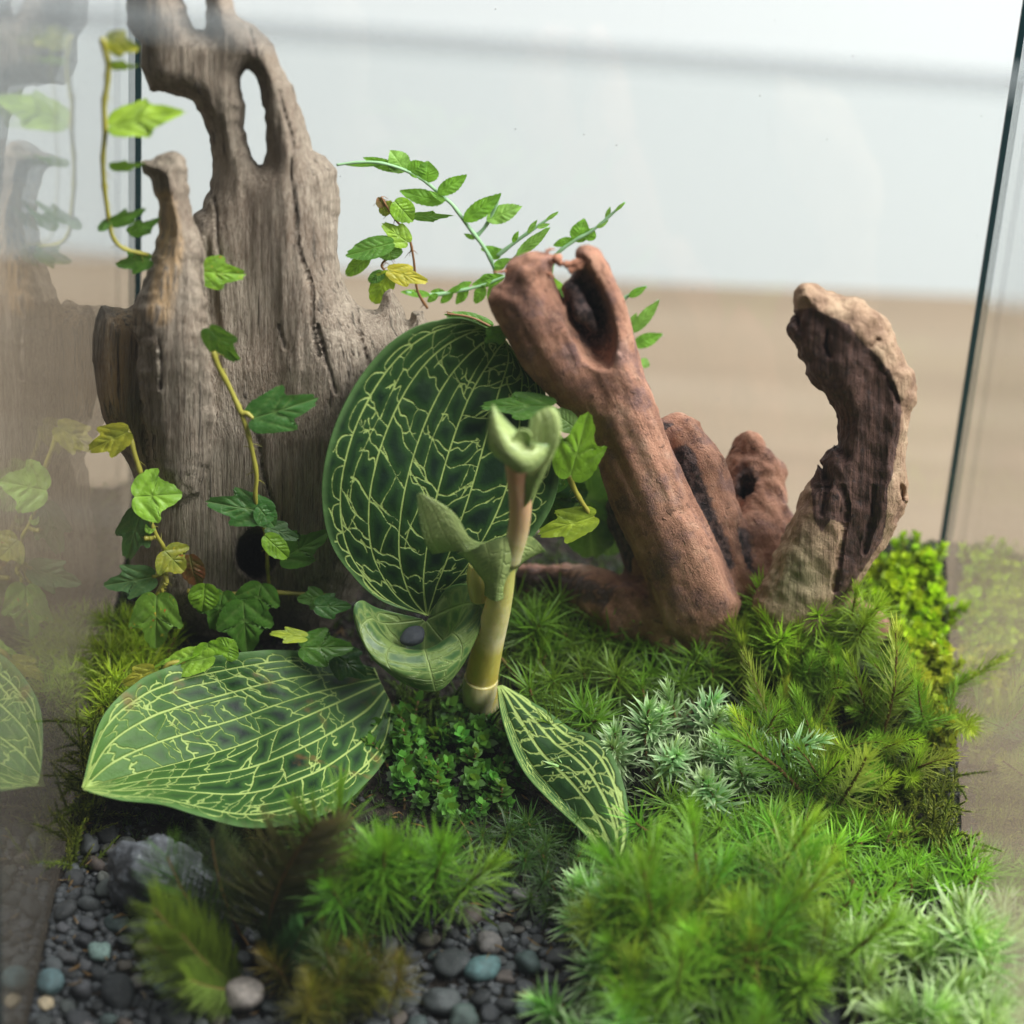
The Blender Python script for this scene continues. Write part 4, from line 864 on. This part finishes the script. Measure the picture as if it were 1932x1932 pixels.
loft('leaf', [[(787, 934, -4.2), (792, 930, -4.2), (799, 932, -4.2), (806, 936, -4.2), (812, 942, -4.2)],
              [(790, 975, -4.15), (812, 962, -4.2), (830, 958, -4.22), (848, 962, -4.2), (858, 970, -4.15)],
              [(800, 1020, -4.1), (830, 1005, -4.2), (855, 1000, -4.25), (876, 1006, -4.2), (890, 1020, -4.1)],
              [(815, 1046, -3.9), (850, 1040, -4.1), (882, 1040, -4.2), (905, 1030, -4.1), (920, 1022, -3.9)]], 'bud', 'young pointed leaf partly unrolled', length=1.0)
loft('sheath', [[(862, 1044, -3.9), (905, 1028, -4.1), (950, 1014, -4.2), (1000, 1012, -4.1), (1030, 1040, -3.9)],
                [(880, 1056, -3.9), (915, 1052, -4.15), (950, 1046, -4.25), (990, 1040, -4.1), (1012, 1046, -3.9)],
                [(900, 1080, -3.85), (922, 1082, -4.1), (944, 1082, -4.2), (964, 1076, -4.1), (985, 1062, -3.85)],
                [(914, 1100, -3.8), (926, 1106, -4.05), (940, 1108, -4.12), (955, 1102, -4.0), (972, 1082, -3.8)],
                [(914, 1122, -3.75), (925, 1130, -4.0), (938, 1134, -4.06), (952, 1126, -3.95), (966, 1104, -3.75)]], 'bud', 'green sheath clasping the stem', length=1.0)
# stem
def stem_part(name, rows, label=None, s0=0.0, s1=1.0):
    """rows (px, py, Y, radius px)"""
    R = catmull(np.array(rows, float), 26); P = atY(R[:, 0], R[:, 1], R[:, 2]); V, Fc = tube(P, R[:, 3] * .0083, 20)
    s = np.repeat(np.linspace(s0, s1, 26), 20); lf = np.stack([s, s * 0, s * 0], 1)
    o = link(name, mesh(name, rel(orchid, V), Fc, M['ostem'], True, {'lf': lf, 'rest': V}), orchid)
    if label: o['label'] = label
stem_part('stem', [(925, 1372, -2.3, 34), (915, 1330, -2.6, 33), (908, 1290, -2.9, 33), (915, 1245, -3.15, 31), (925, 1200, -3.4, 29), (938, 1150, -3.65, 26), (948, 1100, -3.85, 23), (955, 1040, -4.0, 20)], 'thick yellow lower stem with white rings', 0, .58)
stem_part('stem', [(962, 1060, -4.0, 20), (978, 1000, -4.15, 20), (982, 950, -4.3, 21), (978, 900, -4.45, 22), (972, 860, -4.6, 20), (968, 835, -4.65, 14)], 'pinkish upper stem', .6, 1.0)
stem_part('stem_node', [(906, 1128, -3.5, 20), (902, 1090, -3.55, 22), (900, 1062, -3.6, 16)], 'green side shoot behind the stem', .5, .56)
stem_part('stem_node', [(902, 1326, -2.8, 30), (905, 1300, -2.96, 34.5), (908, 1278, -3.02, 33.6)], None, .08, .12)
stem_part('root', [(930, 1345, -2.6, 22), (946, 1380, -2.7, 15), (960, 1392, -2.75, 6)], None, .15, .3)
loft('bud_leaf', [[(928, 764, -4.8), (929, 764, -4.8), (930, 764, -4.8), (931, 764, -4.8), (932, 766, -4.8)],
                  [(921, 800, -4.8), (930, 805, -4.95), (945, 812, -5.0), (955, 808, -4.9), (962, 800, -4.8)],
                  [(920, 835, -4.75), (938, 846, -5.0), (962, 852, -5.1), (985, 846, -5.0), (1000, 832, -4.8)],
                  [(932, 858, -4.7), (955, 872, -5.0), (985, 876, -5.1), (1012, 864, -5.0), (1032, 838, -4.8)],
                  [(950, 868, -4.65), (968, 886, -4.9), (990, 892, -5.0), (1018, 878, -4.9), (1044, 840, -4.7)]], 'bud', 'pale cupped leaf at the top of the stem', length=1.0)
loft('bud_leaf', [[(1000, 790, -4.5), (1015, 778, -4.5), (1030, 770, -4.5), (1040, 768, -4.5), (1046, 768, -4.5)],
                  [(995, 830, -4.55), (1020, 812, -4.6), (1040, 795, -4.65), (1052, 788, -4.65), (1056, 785, -4.6)],
                  [(1000, 880, -4.6), (1020, 870, -4.7), (1040, 850, -4.8), (1054, 830, -4.8), (1058, 812, -4.7)],
                  [(990, 905, -4.6), (1005, 900, -4.7), (1020, 888, -4.8), (1036, 872, -4.8), (1048, 850, -4.7)],
                  [(985, 960, -4.4), (992, 955, -4.5), (1000, 945, -4.55), (1008, 935, -4.5), (1015, 920, -4.4)]], 'bud', 'outer leaf folding round the bud', length=1.0)
a = np.linspace(0, 2.25 * math.pi, 40); rr = np.linspace(23, 14, 40)
spir = np.stack([988 + rr * np.cos(a), 826 + rr * .95 * np.sin(a)], 1); rows = []
for k, (f_, dy, dY) in enumerate(((1.0, 0, 0), (.95, 12, .06), (.8, 30, .1), (.55, 50, .12))): rows.append(np.stack([988 + (spir[:, 0] - 988) * f_, 826 + (spir[:, 1] - 826) * f_ + dy, np.full(40, -5.0 + dY)], 1))
R = catmull(np.array(rows), 16); P = atY(R[..., 0], R[..., 1], R[..., 2]); S, T = np.meshgrid(np.linspace(0, 1, 16), np.linspace(-1, 1, 40), indexing='ij')
leaf_obj('bud_roll', P, np.stack([S, T, 1 + 0 * S], -1), 'bud', 1.0, 'tightly rolled new leaf', .02)

# ------------------------------------------------------------------ moss
def sprig_mesh(name, seed, axis, n, nl, nw, a_bot, a_top, h0=.55, curl=.5, flat=0.0, mat='moss', stemmat='mstem', lean=.25, shrink=.5, wid3=False, segs=3):
    """one shoot standing on the origin: a bending stem with n pointed leaves; axis and nl in cm"""
    rs = np.random.RandomState(seed); V = []; Fc = []; tip = []; mi = []; top = []
    la = rs.uniform(0, 6.28); bend = np.array([math.cos(la), math.sin(la), 0]) * lean
    def ax(h): return np.array([0, 0, axis * h]) + bend * axis * h * h
    for i in range(n):
        u = (i + rs.rand()) / n; b_tip = len(tip); h = h0 + (1 - h0) * u; az = i * 2.39996 + rs.uniform(-.25, .25)
        if flat: az = (0 if i % 2 else math.pi) + rs.uniform(-1, 1) * (1.2 - flat)
        pol = math.radians(a_bot + (a_top - a_bot) * u ** 1.2 + rs.uniform(-9, 9))
        T0 = np.array([0, 0, 1.0]) + 2 * bend * h; T0 /= np.linalg.norm(T0)
        e1 = np.cross(T0, [0.1, 1, 0]); e1 /= np.linalg.norm(e1); e2 = np.cross(T0, e1)
        out = e1 * math.cos(az) + e2 * math.sin(az)
        L = nl * rs.uniform(.75, 1.15) * (1 - shrink * u ** 4) * (.65 + .35 * min(1, u * 4)); sidev = np.cross(T0, out)
        p = ax(h); ang = pol; b = len(V); cr = curl * rs.uniform(.3, 1.3); tw = rs.uniform(-.35, .35)
        for k in range(segs + 1):
            f = k / segs; wd = nw * (1 - f) ** .55 * (.8 + .5 * f) * .5 * (L / nl) if not wid3 else nw * math.sin(math.pi * min(.97, .12 + .88 * f)) ** .8 * .5
            sv = sidev * math.cos(tw) + T0 * math.sin(tw)
            if k < segs: V += [p - sv * wd, p + sv * wd]; tip += [f, f]
            else: V += [p]; tip += [1.0]
            d = T0 * math.cos(ang) + out * math.sin(ang); p = p + d * L / segs + sidev * rs.uniform(-.04, .04) * L; ang += cr / segs
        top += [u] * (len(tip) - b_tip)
        for k in range(segs - 1):
            q = b + 2 * k; Fc.append((q, q + 1, q + 3, q + 2)); mi.append(0)
        q = b + 2 * (segs - 1); Fc.append((q, q + 1, q + 2)); mi.append(0)
    pts = np.array([ax(h) for h in np.linspace(-.05, .97, 6)]); tv, tf = tube(pts, np.linspace(.028, .014, 6), 4, False); b = len(V)
    V = list(V) + list(tv); tip += [0] * len(tv); top += [0] * len(tv)
    for f in tf: Fc.append(tuple(b + k for k in f)); mi.append(1)
    return mesh(name, np.array(V), Fc, None, True, {'tip': np.array(tip), 'top': np.array(top)}, [M[mat], M[stemmat]], mi)
def proto(cnt_, name, **kw): return [sprig_mesh(name, 100 + 31 * k + int(kw["axis"] * 37), **{**kw, "axis": kw["axis"] * (1 + .12 * ((k % 3) - 1))}) for k in range(cnt_)]
PR = dict(
    star=proto(5, 'star_sprig', axis=.55, n=58, nl=.46, nw=.024, a_bot=112, a_top=8, h0=.55, curl=.75),
    small=proto(4, 'small_star', axis=.3, n=44, nl=.26, nw=.018, a_bot=112, a_top=8, h0=.4, curl=.3),
    tall=proto(5, 'tall_star', axis=1.5, n=130, nl=.62, nw=.028, a_bot=85, a_top=5, h0=.25, curl=.5, lean=.18, segs=4),
    pale=proto(5, 'pale_sprig', axis=.95, n=80, nl=.36, nw=.050, a_bot=80, a_top=6, h0=.15, curl=.55, mat='pale'),
    cushion=proto(5, 'cushion_sprig', axis=.75, n=66, nl=.62, nw=.058, a_bot=95, a_top=5, h0=.35, curl=.55, mat='pale'),
    feather=proto(5, 'feather_sprig', axis=1.5, n=150, nl=.44, nw=.030, a_bot=66, a_top=22, h0=.05, curl=-.3, lean=.3),
    thread=proto(5, 'thread_sprig', axis=.6, n=60, nl=.11, nw=.026, a_bot=65, a_top=25, h0=.02, curl=.1, lean=.7, segs=2, stemmat='moss'),
    round=proto(5, 'round_leaf_sprig', axis=.45, n=20, nl=.17, nw=.10, a_bot=90, a_top=25, h0=.3, curl=.4, wid3=True, shrink=.3),
    plume=proto(4, 'plume', axis=2.4, n=420, nl=.85, nw=.034, a_bot=58, a_top=30, h0=.12, curl=-.3, flat=.95, lean=.25, segs=4),
)
def sprig(parent, kind, P, dirv, size, color, spin=None, name='sprig'):
    z = Vector(dirv).normalized(); q = z.to_track_quat('Z', 'Y').to_matrix().to_4x4()
    mw = Matrix.Translation(Vector(rel(parent, [P])[0])) @ q @ Matrix.Rotation(random.uniform(0, 6.28) if spin is None else spin, 4, 'Z') @ Matrix.Scale(size, 4)
    return link(name, random.choice(PR[kind]), parent, color, mw)
def jitter(c, a=.15): k = random.uniform(1 - a, 1 + a); return tuple(max(0, x * k * random.uniform(1 - a * .5, 1 + a * .5)) for x in c)
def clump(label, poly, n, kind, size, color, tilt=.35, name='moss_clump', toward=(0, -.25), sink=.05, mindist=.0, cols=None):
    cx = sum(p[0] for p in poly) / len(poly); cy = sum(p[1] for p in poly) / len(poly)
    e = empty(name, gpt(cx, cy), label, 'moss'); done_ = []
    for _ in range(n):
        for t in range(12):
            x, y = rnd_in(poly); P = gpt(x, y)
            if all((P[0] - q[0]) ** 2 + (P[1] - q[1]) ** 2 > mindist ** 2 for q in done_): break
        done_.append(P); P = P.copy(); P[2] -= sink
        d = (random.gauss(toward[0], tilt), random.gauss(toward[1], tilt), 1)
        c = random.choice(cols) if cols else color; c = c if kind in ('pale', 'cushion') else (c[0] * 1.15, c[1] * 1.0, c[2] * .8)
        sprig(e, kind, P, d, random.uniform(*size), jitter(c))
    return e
def rect(x0, y0, x1, y1): return [(x0, y0), (x1, y0), (x1, y1), (x0, y1)]
clump('dark green star moss spreading at the foot of the forked driftwood', [(960, 1150), (1100, 1200), (1250, 1225), (1350, 1230), (1390, 1300), (1330, 1350), (1200, 1400), (1100, 1430), (1000, 1380), (965, 1260)], 66, 'star', (1.2, 1.9), (.095, .21, .02), mindist=.3)
sp_ = clump('bright spiky star moss standing before the hooked driftwood', [(1370, 1225), (1460, 1200), (1580, 1215), (1600, 1300), (1500, 1330), (1400, 1310)], 26, 'tall', (.8, 1.2), (.21, .38, .03), tilt=.25, mindist=.22)
clump('pale blue green moss sprigs right of the folded leaf', [(1150, 1440), (1220, 1390), (1330, 1390), (1440, 1440), (1440, 1540), (1330, 1560), (1190, 1550)], 24, 'pale', (1.15, 1.6), (.25, .43, .17), tilt=.3, mindist=.34)
for bx, tx, ty, cc in ((1440, 1425, 1105, (.26, .42, .035)), (1470, 1462, 1085, (.24, .42, .03)), (1500, 1500, 1118, (.28, .44, .04)), (1530, 1545, 1165, (.22, .40, .03)), (1420, 1390, 1150, (.20, .36, .03)), (1570, 1590, 1180, (.26, .40, .04)), (1485, 1440, 1160, (.20, .38, .03)), (1550, 1520, 1200, (.22, .38, .03)), (1610, 1650, 1215, (.26, .38, .04))):
    P = gpt(bx, 1262); T = atY(tx, ty, P[1] - .15); d = T - P; L = np.linalg.norm(d); sprig(sp_, 'tall', P, d, L / 1.62, cc, name='tall_sprig')
fe = clump('yellow green feathery moss on the right slope beside the glass', [(1400, 1330), (1560, 1300), (1740, 1290), (1800, 1400), (1760, 1500), (1600, 1530), (1440, 1500)], 66, 'feather', (.7, 1.15), (.22, .34, .03), tilt=.45, mindist=.2, cols=[(.21, .36, .03), (.14, .30, .03), (.28, .40, .05), (.16, .34, .04)])
for b, tp, c in (((1552, 1560), (1690, 1380), (.30, .38, .05)), ((1650, 1420), (1740, 1250), (.36, .40, .06)), ((1548, 1558), (1450, 1340), (.14, .28, .03)), ((1560, 1550), (1560, 1400), (.12, .24, .03)), ((1500, 1470), (1420, 1310), (.24, .30, .05)), ((1640, 1500), (1790, 1400), (.30, .36, .05))):
    P = gpt(*b); T = atY(tp[0], tp[1], P[1] - .25); d = T - P; sprig(fe, 'feather', P, d, np.linalg.norm(d) / 1.5, c, name='feather_sprig')
clump('lime green moss mound in the back right corner', [(1640, 1090), (1720, 1050), (1775, 1085), (1790, 1180), (1790, 1260), (1690, 1250), (1640, 1200)], 150, 'round', (.8, 1.3), (.225, .39, .010), tilt=.4, mindist=.1)
clump('small round leaved moss creeping along the right glass', [(1700, 1250), (1790, 1250), (1825, 1350), (1830, 1450), (1760, 1440)], 80, 'round', (.8, 1.2), (.26, .33, .03), mindist=.1)
clump('fine green star moss mat above the pale cushion', [(1480, 1590), (1640, 1580), (1760, 1640), (1850, 1640), (1840, 1720), (1690, 1700), (1570, 1790), (1490, 1740)], 66, 'small', (1.7, 2.7), (.16, .38, .03), mindist=.25)
clump('threadlike olive moss mat by the right glass', [(1620, 1480), (1750, 1450), (1850, 1500), (1855, 1650), (1740, 1640), (1620, 1590)], 200, 'thread', (.7, 1.4), (.20, .27, .04), tilt=.8, mindist=.05)
clump('pale tufted cushion moss in the front right corner', [(1590, 1800), (1700, 1760), (1850, 1780), (1885, 1900), (1880, 2020), (1700, 2020), (1590, 1960), (1550, 1870)], 30, 'cushion', (.95, 1.5), (.33, .50, .13), tilt=.36, mindist=.5)
clump('tall soft green moss thicket in the front, out of focus', [(1150, 1790), (1300, 1740), (1480, 1760), (1540, 1880), (1500, 2000), (1300, 2010), (1180, 1960), (1110, 1880)], 58, 'tall', (.8, 1.6), (.11, .33, .02), tilt=.3, mindist=.3, cols=[(.10, .28, .02), (.15, .35, .03), (.22, .38, .04)])
clump('drooping pale tufts along the edge of the gravel', [(1090, 1740), (1180, 1700), (1260, 1760), (1230, 1880), (1220, 2010), (1100, 2010), (1060, 1960), (1150, 1880)], 26, 'cushion', (.8, 1.2), (.20, .42, .10), tilt=.4, mindist=.3)
clump('brush of long green moss between the veined leaf and the gravel', [(600, 1730), (680, 1700), (760, 1710), (830, 1700), (820, 1760), (700, 1790), (600, 1780)], 13, 'tall', (1.25, 1.6), (.09, .27, .02), tilt=.16, mindist=.45, cols=[(.09, .27, .02), (.13, .30, .02)])
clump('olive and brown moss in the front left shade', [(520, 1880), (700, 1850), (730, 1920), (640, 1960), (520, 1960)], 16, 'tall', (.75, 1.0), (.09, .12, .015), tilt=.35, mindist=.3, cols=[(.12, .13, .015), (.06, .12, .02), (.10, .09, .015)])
clump('yellow green star moss in the left corner by the glass', [(150, 1230), (230, 1200), (300, 1220), (330, 1260), (260, 1330), (200, 1400), (150, 1370)], 55, 'small', (1.7, 2.4), (.26, .40, .03), mindist=.24)
clump('thin moss threads hanging at the left glass', [(110, 1450), (160, 1350), (200, 1370), (180, 1480), (130, 1640), (90, 1640)], 90, 'thread', (.8, 1.5), (.19, .24, .03), tilt=.7, mindist=.06)
clump('small leafy seedlings at the foot of the orchid', [(700, 1400), (800, 1350), (900, 1370), (970, 1420), (970, 1520), (860, 1560), (760, 1530)], 85, 'round', (.8, 1.5), (.06, .19, .03), mindist=.16)
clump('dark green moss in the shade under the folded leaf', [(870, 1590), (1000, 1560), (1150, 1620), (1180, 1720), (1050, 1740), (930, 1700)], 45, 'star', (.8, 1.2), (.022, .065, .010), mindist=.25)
clump('fine green moss around the orchid stem', [(740, 1310), (860, 1310), (960, 1330), (980, 1400), (860, 1400), (740, 1400)], 80, 'thread', (.7, 1.2), (.10, .20, .03), tilt=.7, mindist=.06)
clump('dark moss between the pale sprigs and the tall thicket', [(1230, 1560), (1320, 1570), (1460, 1550), (1520, 1600), (1480, 1740), (1330, 1720), (1250, 1660)], 45, 'star', (1.2, 1.7), (.12, .28, .03), mindist=.25)
pl = empty('feathery_plant', gpt(480, 1850), 'blurred feathery plant with broad drooping fronds over the front gravel', 'plant')
for b, tp, c, sp, dY in (((470, 1790), (330, 1590), (.07, .10, .065), 0, -.2), ((450, 1820), (245, 1640), (.10, .26, .04), 1.2, -.2), ((470, 1850), (235, 1770), (.20, .28, .04), .2, -1.2), ((480, 1860), (260, 1850), (.22, .30, .06), 0, -1.5), ((480, 1860), (340, 1905), (.27, .36, .08), .3, -1.5),
                         ((490, 1830), (560, 1700), (.06, .12, .04), .4, -.3), ((500, 1860), (600, 1790), (.05, .14, .04), 1.0, -.5), ((470, 1870), (300, 1810), (.16, .24, .04), .8, -1.2), ((500, 1800), (505, 1490), (.07, .05, .02), .6, -.6), ((560, 1880), (700, 1800), (.14, .15, .02), .6, -.6)):
    P = gpt(*b); T = atY(tp[0], tp[1], P[1] + dY); d = T - P; L = np.linalg.norm(d)
    z = Vector(d / L); toc = Vector(CAM - P).normalized(); y = toc - z * toc.dot(z); y.normalize(); x = y.cross(z)
    mw = Matrix(((x[0], y[0], z[0], 0), (x[1], y[1], z[1], 0), (x[2], y[2], z[2], 0), (0, 0, 0, 1)))
    link('frond', random.choice(PR['plume']), pl, c, Matrix.Translation(Vector(rel(pl, [P])[0])) @ mw @ Matrix.Scale(L / 2.4, 4))
# ground cover nobody could count
rs = np.random.RandomState(3); V = []; Fc = []; tips = []
GRAVEL = [[(20, 1600), (200, 1580), (300, 1600), (500, 1700), (560, 1900), (800, 1700), (900, 1660), (1060, 1720), (1090, 2050), (-60, 2050)], [(1400, 1900), (1570, 1890), (1600, 2040), (1380, 2040)]]
def in_gravel(x, y): return any(inside(g, x, y) for g in GRAVEL)
def to_px(P):
    v = np.asarray(P) - CAM; d = v @ fw; return HALF + FPX * (v @ rt) / d, HALF - FPX * (v @ up) / d
cnt = 0
while cnt < 5200:
    x, y = rs.uniform(XL + .1, XR - .1), rs.uniform(YF + .2, YB - .1); z = float(P0[2] + math.tan(SL) * (y - P0[1])); qx, qy = to_px((x, y, z))
    if in_gravel(qx, qy): cnt += 1; continue
    z = float(soil_h(x, y)); cnt += 1
    for k in range(7):
        a = rs.uniform(0, 6.28); t = rs.uniform(.2, 1.2); L = rs.uniform(.10, .26); d = np.array([math.cos(a) * math.sin(t), math.sin(a) * math.sin(t), math.cos(t)])
        s = np.array([-math.sin(a), math.cos(a), 0]) * .011; p = np.array([x, y, z - .02]); b = len(V)
        V += [p - s, p + s, p + d * L * .55 - s, p + d * L * .55 + s, p + d * L + np.array([0, 0, -.03])]; tips += [0, 0, .5, .5, 1]; Fc += [(b, b + 1, b + 3, b + 2), (b + 2, b + 3, b + 4)]
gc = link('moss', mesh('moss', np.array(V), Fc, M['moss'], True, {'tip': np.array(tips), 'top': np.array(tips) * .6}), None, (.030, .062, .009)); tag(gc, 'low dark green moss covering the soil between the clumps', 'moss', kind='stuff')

# ------------------------------------------------------------------ pebbles, rock
import bmesh
def pebble_mesh(seed, sub=3, rough=.16, sq=(1, .85, .62)):
    bm = bmesh.new(); bmesh.ops.create_icosphere(bm, subdivisions=sub, radius=1); P = np.array([v.co[:] for v in bm.verts]); Fc = [tuple(v.index for v in f.verts) for f in bm.faces]; bm.free()
    P = P * (1 + rough * fbm(P * .9 + seed * 7.1, 2, seed))[:, None] * np.array(sq); return P, Fc
PB = []
for k in range(12):
    P, Fq = pebble_mesh(k, 3, .20 + .05 * (k % 4), (1, .7 + .03 * (k * 7 % 9), .5 + .03 * (k * 5 % 9))); PB.append(mesh('pebble', P, Fq, M['pebble']))
def put_pebble(P, r, color, label, group='pebbles of the gravel bed', name='pebble', tilt=.5):
    o = link(name, random.choice(PB), None, color, Matrix.Translation(Vector(P)) @ Matrix.Rotation(random.uniform(0, 6.28), 4, 'Z') @ Matrix.Rotation(random.uniform(-tilt, tilt), 4, 'X') @ Matrix.Rotation(random.uniform(-tilt, tilt), 4, 'Y') @ Matrix.Scale(r, 4))
    return tag(o, label, 'pebble', group)
KINDS = [((.024, .027, .030), 'smooth charcoal grey pebble in the gravel bed at the front'), ((.070, .076, .080), 'smooth mid grey pebble in the gravel bed at the front'), ((.055, .085, .083), 'blue green pebble in the gravel bed at the front'),
         ((.15, .15, .142), 'pale grey pebble in the gravel bed at the front'), ((.095, .075, .058), 'brownish grey pebble in the gravel bed at the front')]
SPECIAL = [((910, 1838), .295, (.075, .15, .155), 'largest round teal pebble, bare in the middle of the gravel'), ((458, 1895), .34, (.23, .20, .18), 'large round beige pebble below the feathery plant'),
           ((190, 1800), .20, (.20, .30, .27), 'pale mint green pebble at the left'), ((988, 1908), .20, (.14, .20, .17), 'pale green oval pebble near the front edge'), ((82, 1892), .16, (.42, .34, .22), 'cream yellow pebble at the lower left'), ((80, 1855), .21, (.08, .14, .15), 'flat teal pebble beside the left glass')]
taken = []
for (x, y), r, c, lab in SPECIAL:
    P = gpt(x, y + 12); P[2] += r * .75; put_pebble(P, r, c, lab, None, tilt=.25); taken.append((P[0], P[1], P[2], r))
n = 0; tries = 0; GR2 = GRAVEL
while n < 290 and tries < 9000:
    tries += 1; g = GRAVEL[0] if random.random() < .93 else GRAVEL[1]; x, y = rnd_in(g)
    if y > 2000 or x < -20: continue
    P = gpt(x, y); r = random.choice((.11, .14, .17, .20, .24, .29)) * random.uniform(.9, 1.12) * (.8 + .3 * (y - 1600) / 350); P[2] += r * random.uniform(.35, .8)
    if P[0] < XL + r + .03 or P[1] < YF + r + .05: continue
    if any((P[0] - q[0]) ** 2 + (P[1] - q[1]) ** 2 + (P[2] - q[2]) ** 2 < ((r + q[3]) * .80) ** 2 for q in taken): continue
    taken.append((P[0], P[1], P[2], r)); c, lab = random.choices(KINDS, (40, 28, 9, 10, 13))[0]; kk = random.uniform(.7, 1.3)
    put_pebble(P, r, tuple(q * random.uniform(.93, 1.07) * kk * .78 for q in c), lab, 'pebbles of the gravel bed')['label'] = ('larger ' if r > .19 else 'smaller ') + lab.replace('in the gravel bed at the front', 'beside the left glass' if x < 210 else 'left of the feathery plant' if x < 400 and y > 1700 else 'under the big lower leaf' if x < 560 and y < 1760 else 'beneath the feathery plant' if x < 640 else 'in the small bare patch at the right front' if x > 1300 else 'in the open middle of the gravel' if y < 1850 else 'at the front edge, in the middle of the gravel'); n += 1
# small grit below the pebbles
base, bf = pebble_mesh(3, 1, .2); V = []; Fc = []
for k in range(2600):
    g = GRAVEL[0] if random.random() < .9 else GRAVEL[1]; x, y = rnd_in(g); P = gpt(x, y) if k % 4 == 0 else P + np.array([random.uniform(-.35, .35), random.uniform(-.35, .35), 0])
    P[0] = min(max(P[0], XL + .12), XR - .12); P[1] = min(max(P[1], YF + .12), YB - .12); P[2] = float(soil_h(P[0], P[1])) + .01
    r = random.uniform(.05, .13); b = len(V); A = np.array(Matrix.Rotation(random.uniform(0, 6), 3, 'Z')); V += list((base * r) @ A.T + P); Fc += [tuple(b + i for i in f) for f in bf]
tag(link('gravel', mesh('gravel', np.array(V), Fc, M['pebble']), None, (.05, .055, .06)), 'fine dark grit filling the gaps between the pebbles', 'gravel', kind='stuff')
# soil crumbs along the right glass and in the bare places
V = []; Fc = []
for k in range(1500):
    t = random.random()
    if t < .45: x, y = random.uniform(XR - .45, XR - .08), random.uniform(-8.8, YB - .3)
    elif t < .6: x, y = random.uniform(XL + .08, XL + .5), random.uniform(-6, YB - .3)
    else:
        q = gpt(*rnd_in(rect(200, 1000, 1800, 1700))); x, y = q[0], q[1]
    P = np.array([x, y, float(soil_h(x, y)) + .02]); r = random.uniform(.03, .10); b = len(V); V += list(base * r + P); Fc += [tuple(b + i for i in f) for f in bf]
tag(link('soil_crumbs', mesh('soil_crumbs', np.array(V), Fc, M['pebble']), None, (.018, .016, .015)), 'black soil crumbs along the glass and between the moss', 'soil', kind='stuff')
P, Fq = pebble_mesh(21, 5, .45, (1, .8, 1.15)); P = P + (.14 * np.abs(fbm(P * 3.2, 3, 4)))[:, None] * P
q = gpt(290, 1720); rk = link('rock', mesh('rock', P * .62, Fq, M['rock'])); rk.location = (q[0], q[1] + .1, q[2] + .55); tag(rk, 'rough blue grey rock streaked white under the lower leaf', 'rock')
q = atY(776, 1202, -3.28); o = put_pebble(q, .19, (.035, .042, .055), 'dark slate pebble cupped in the small orchid leaf', None)

V = []; Fc = []
for k in range(420):
    x, y = random.uniform(60, 1860), random.uniform(1180, 1925); P = gpt(x, y); P[2] += random.uniform(.04, .22) if not in_gravel(x, y) else random.uniform(.15, .3)
    a_ = random.uniform(0, 6.28); L = random.uniform(.08, .38); d = np.array([math.cos(a_), math.sin(a_), random.uniform(-.3, .3)]); sd = np.array([-d[1], d[0], .2]); wd = random.uniform(.008, .03); b = len(V)
    md_ = P + d * L * .5 + np.array([0, 0, random.uniform(-.03, .06)])
    V += [P - sd * wd * .5, P + sd * wd * .5, md_ + sd * wd, md_ - sd * wd, P + d * L, md_ + np.array([0, 0, -.02])]; Fc += [(b, b + 1, b + 2, b + 3), (b + 3, b + 2, b + 4), (b, b + 5, b + 1), (b + 5, b + 4, b + 2)]
tag(link('plant_debris', mesh('plant_debris', np.array(V), Fc, M['moss'], True, {'tip': np.zeros(len(V)), 'top': np.full(len(V), .6)}), None, (.17, .095, .035)), 'dry brown needles and scraps scattered over moss and gravel', 'debris', kind='stuff')
